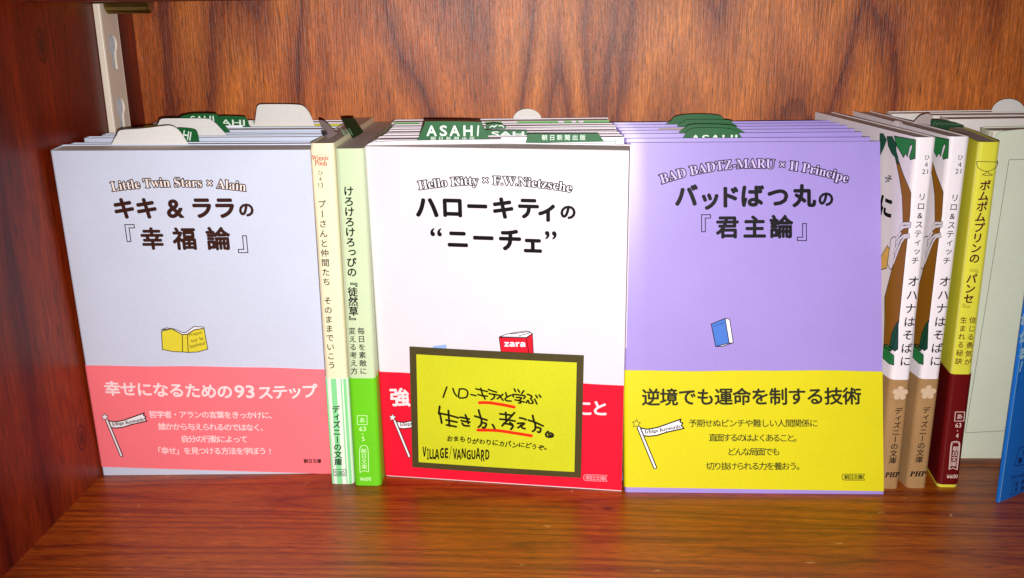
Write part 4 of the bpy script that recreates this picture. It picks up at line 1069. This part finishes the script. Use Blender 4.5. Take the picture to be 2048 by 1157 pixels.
q = Slip('crooked green slip with torn white lettering in the middle stack', [kD(-60, 440), kD(-60, 360), kD(60, 345), kD(170, 355), kD(240, 400), kD(215, 440)], 430, SLG, smooth=0)
p = Print(q.S, 1); p.stroke([kD(0, 400), kD(40, 380), kD(60, 400), kD(100, 370)], 2.2); p.stroke([kD(130, 380), kD(180, 378), kD(200, 402)], 2.2); p.build('slip_lettering', SLGW, q.o)
q = Slip('white slip with thin green rules across the right half of the middle stack', [kD(160, 700), kD(160, 550), kD(1958, 545), kD(1965, 700)], 391.5, W_, smooth=0)
p = Print(q.S, 0); p.strokes([[kD(348, 555), kD(350, 660)], [kD(1832, 555), kD(1832, 650)], [kD(348, 635), kD(1835, 608)]], 1.0); p.build('slip_rules', GR, q.o)
p = Print(q.S, 1); p.poly([kD(555, 500), kD(1582, 495), kD(1668, 606), kD(515, 640)]); p.build('slip_green_field', SLG, q.o)
p = Print(q.S, 2); p.row('朝日新聞出版', kD(798, 552), kD(1355, 550), 12, off=.008); p.build('slip_lettering', SLGW, q.o)
def arc(cx, cy, rx, ry, n=12): return [(cx-rx*math.cos(math.pi*i/n), cy-ry*math.sin(math.pi*i/n)) for i in range(n+1)]
q = Slip('round topped pale slip against the back panel, behind the middle stack', arc(1054.5, 240, 28.5, 22)+[(1083, 260), (1026, 260)], 471.6, SLW, smooth=0)
q = Slip('lower round topped slip just in front of the similar one in the middle stack', arc(1056, 242, 24.5, 13.5)+[(1080, 260), (1032, 260)], 470.9, SLW, smooth=0)
# lavender stack
kP = k7
for lab, pts, y in (('rearmost dark green slip of the lavender stack', [(470, 175), (490, 140), (520, 112), (640, 98), (800, 104), (840, 128), (850, 175)], 457),
                    ('flat dark green slip, second from the back of the lavender stack', [(545, 190), (570, 150), (620, 135), (870, 138), (905, 160), (930, 195)], 447.5),
                    ('dark green slip between the flat one and the lettered one', [(560, 235), (585, 190), (640, 168), (880, 172), (940, 195), (975, 240)], 428.5),
                    ('green slip with the tops of white capitals, front of the lavender stack', [(560, 310), (572, 250), (608, 205), (680, 192), (860, 195), (930, 213), (962, 250), (975, 310)], 419)):
    q = Slip(lab, [kP(*a) for a in pts], y, SLG, group='green slips in the lavender stack')
p = Print(q.S, 1); p.line('ASAHI', kP(612, 268), kP(936, 266), 16, off=.01); p.build('slip_lettering', SLGW, q.o)
q = Slip('small grey label on the lavender stack left of the green slips', [kP(398, 230), kP(398, 196), kP(585, 190), kP(580, 230)], 438, SLR, group='green slips in the lavender stack', smooth=0)
# right books
q = Slip('low grey slip in the palm tree book next to the lavender one', [(1786, 251), (1787, 244), (1791, 241.5), (1801, 243.5), (1809, 250), (1818, 260)], lambda px: 432, SLR)
q = Slip('round grey slip in the second palm tree book', [(1828, 250), (1831, 241), (1840, 232.5), (1851, 228.5), (1859, 228.5), (1863, 235), (1862, 252), (1861, 262)], 432, SLR)
q = Slip('dark striped green slip over the yellow spined book', [(1861, 252), (1862, 240), (1884, 240), (1912, 246), (1928, 252), (1927, 256), (1915, 255), (1900, 256), (1898, 262)], 425, paper('slip_dark', (22, 62, 34), .5, .3, .2), smooth=0)
p = Print(q.S, 0)
for k in range(9): p.stroke([(1866+k*6, 250+(k % 2)), (1871+k*6, 244+k*.6)], .9)
p.build('slip_lettering', ink('dull_green', (110, 140, 110)), q.o)
q = Slip('round topped white slip above the books at the right end', arc(2017, 226, 34, 28)+[(2051, 240), (1983, 240)], 465.2, SLW, smooth=0)
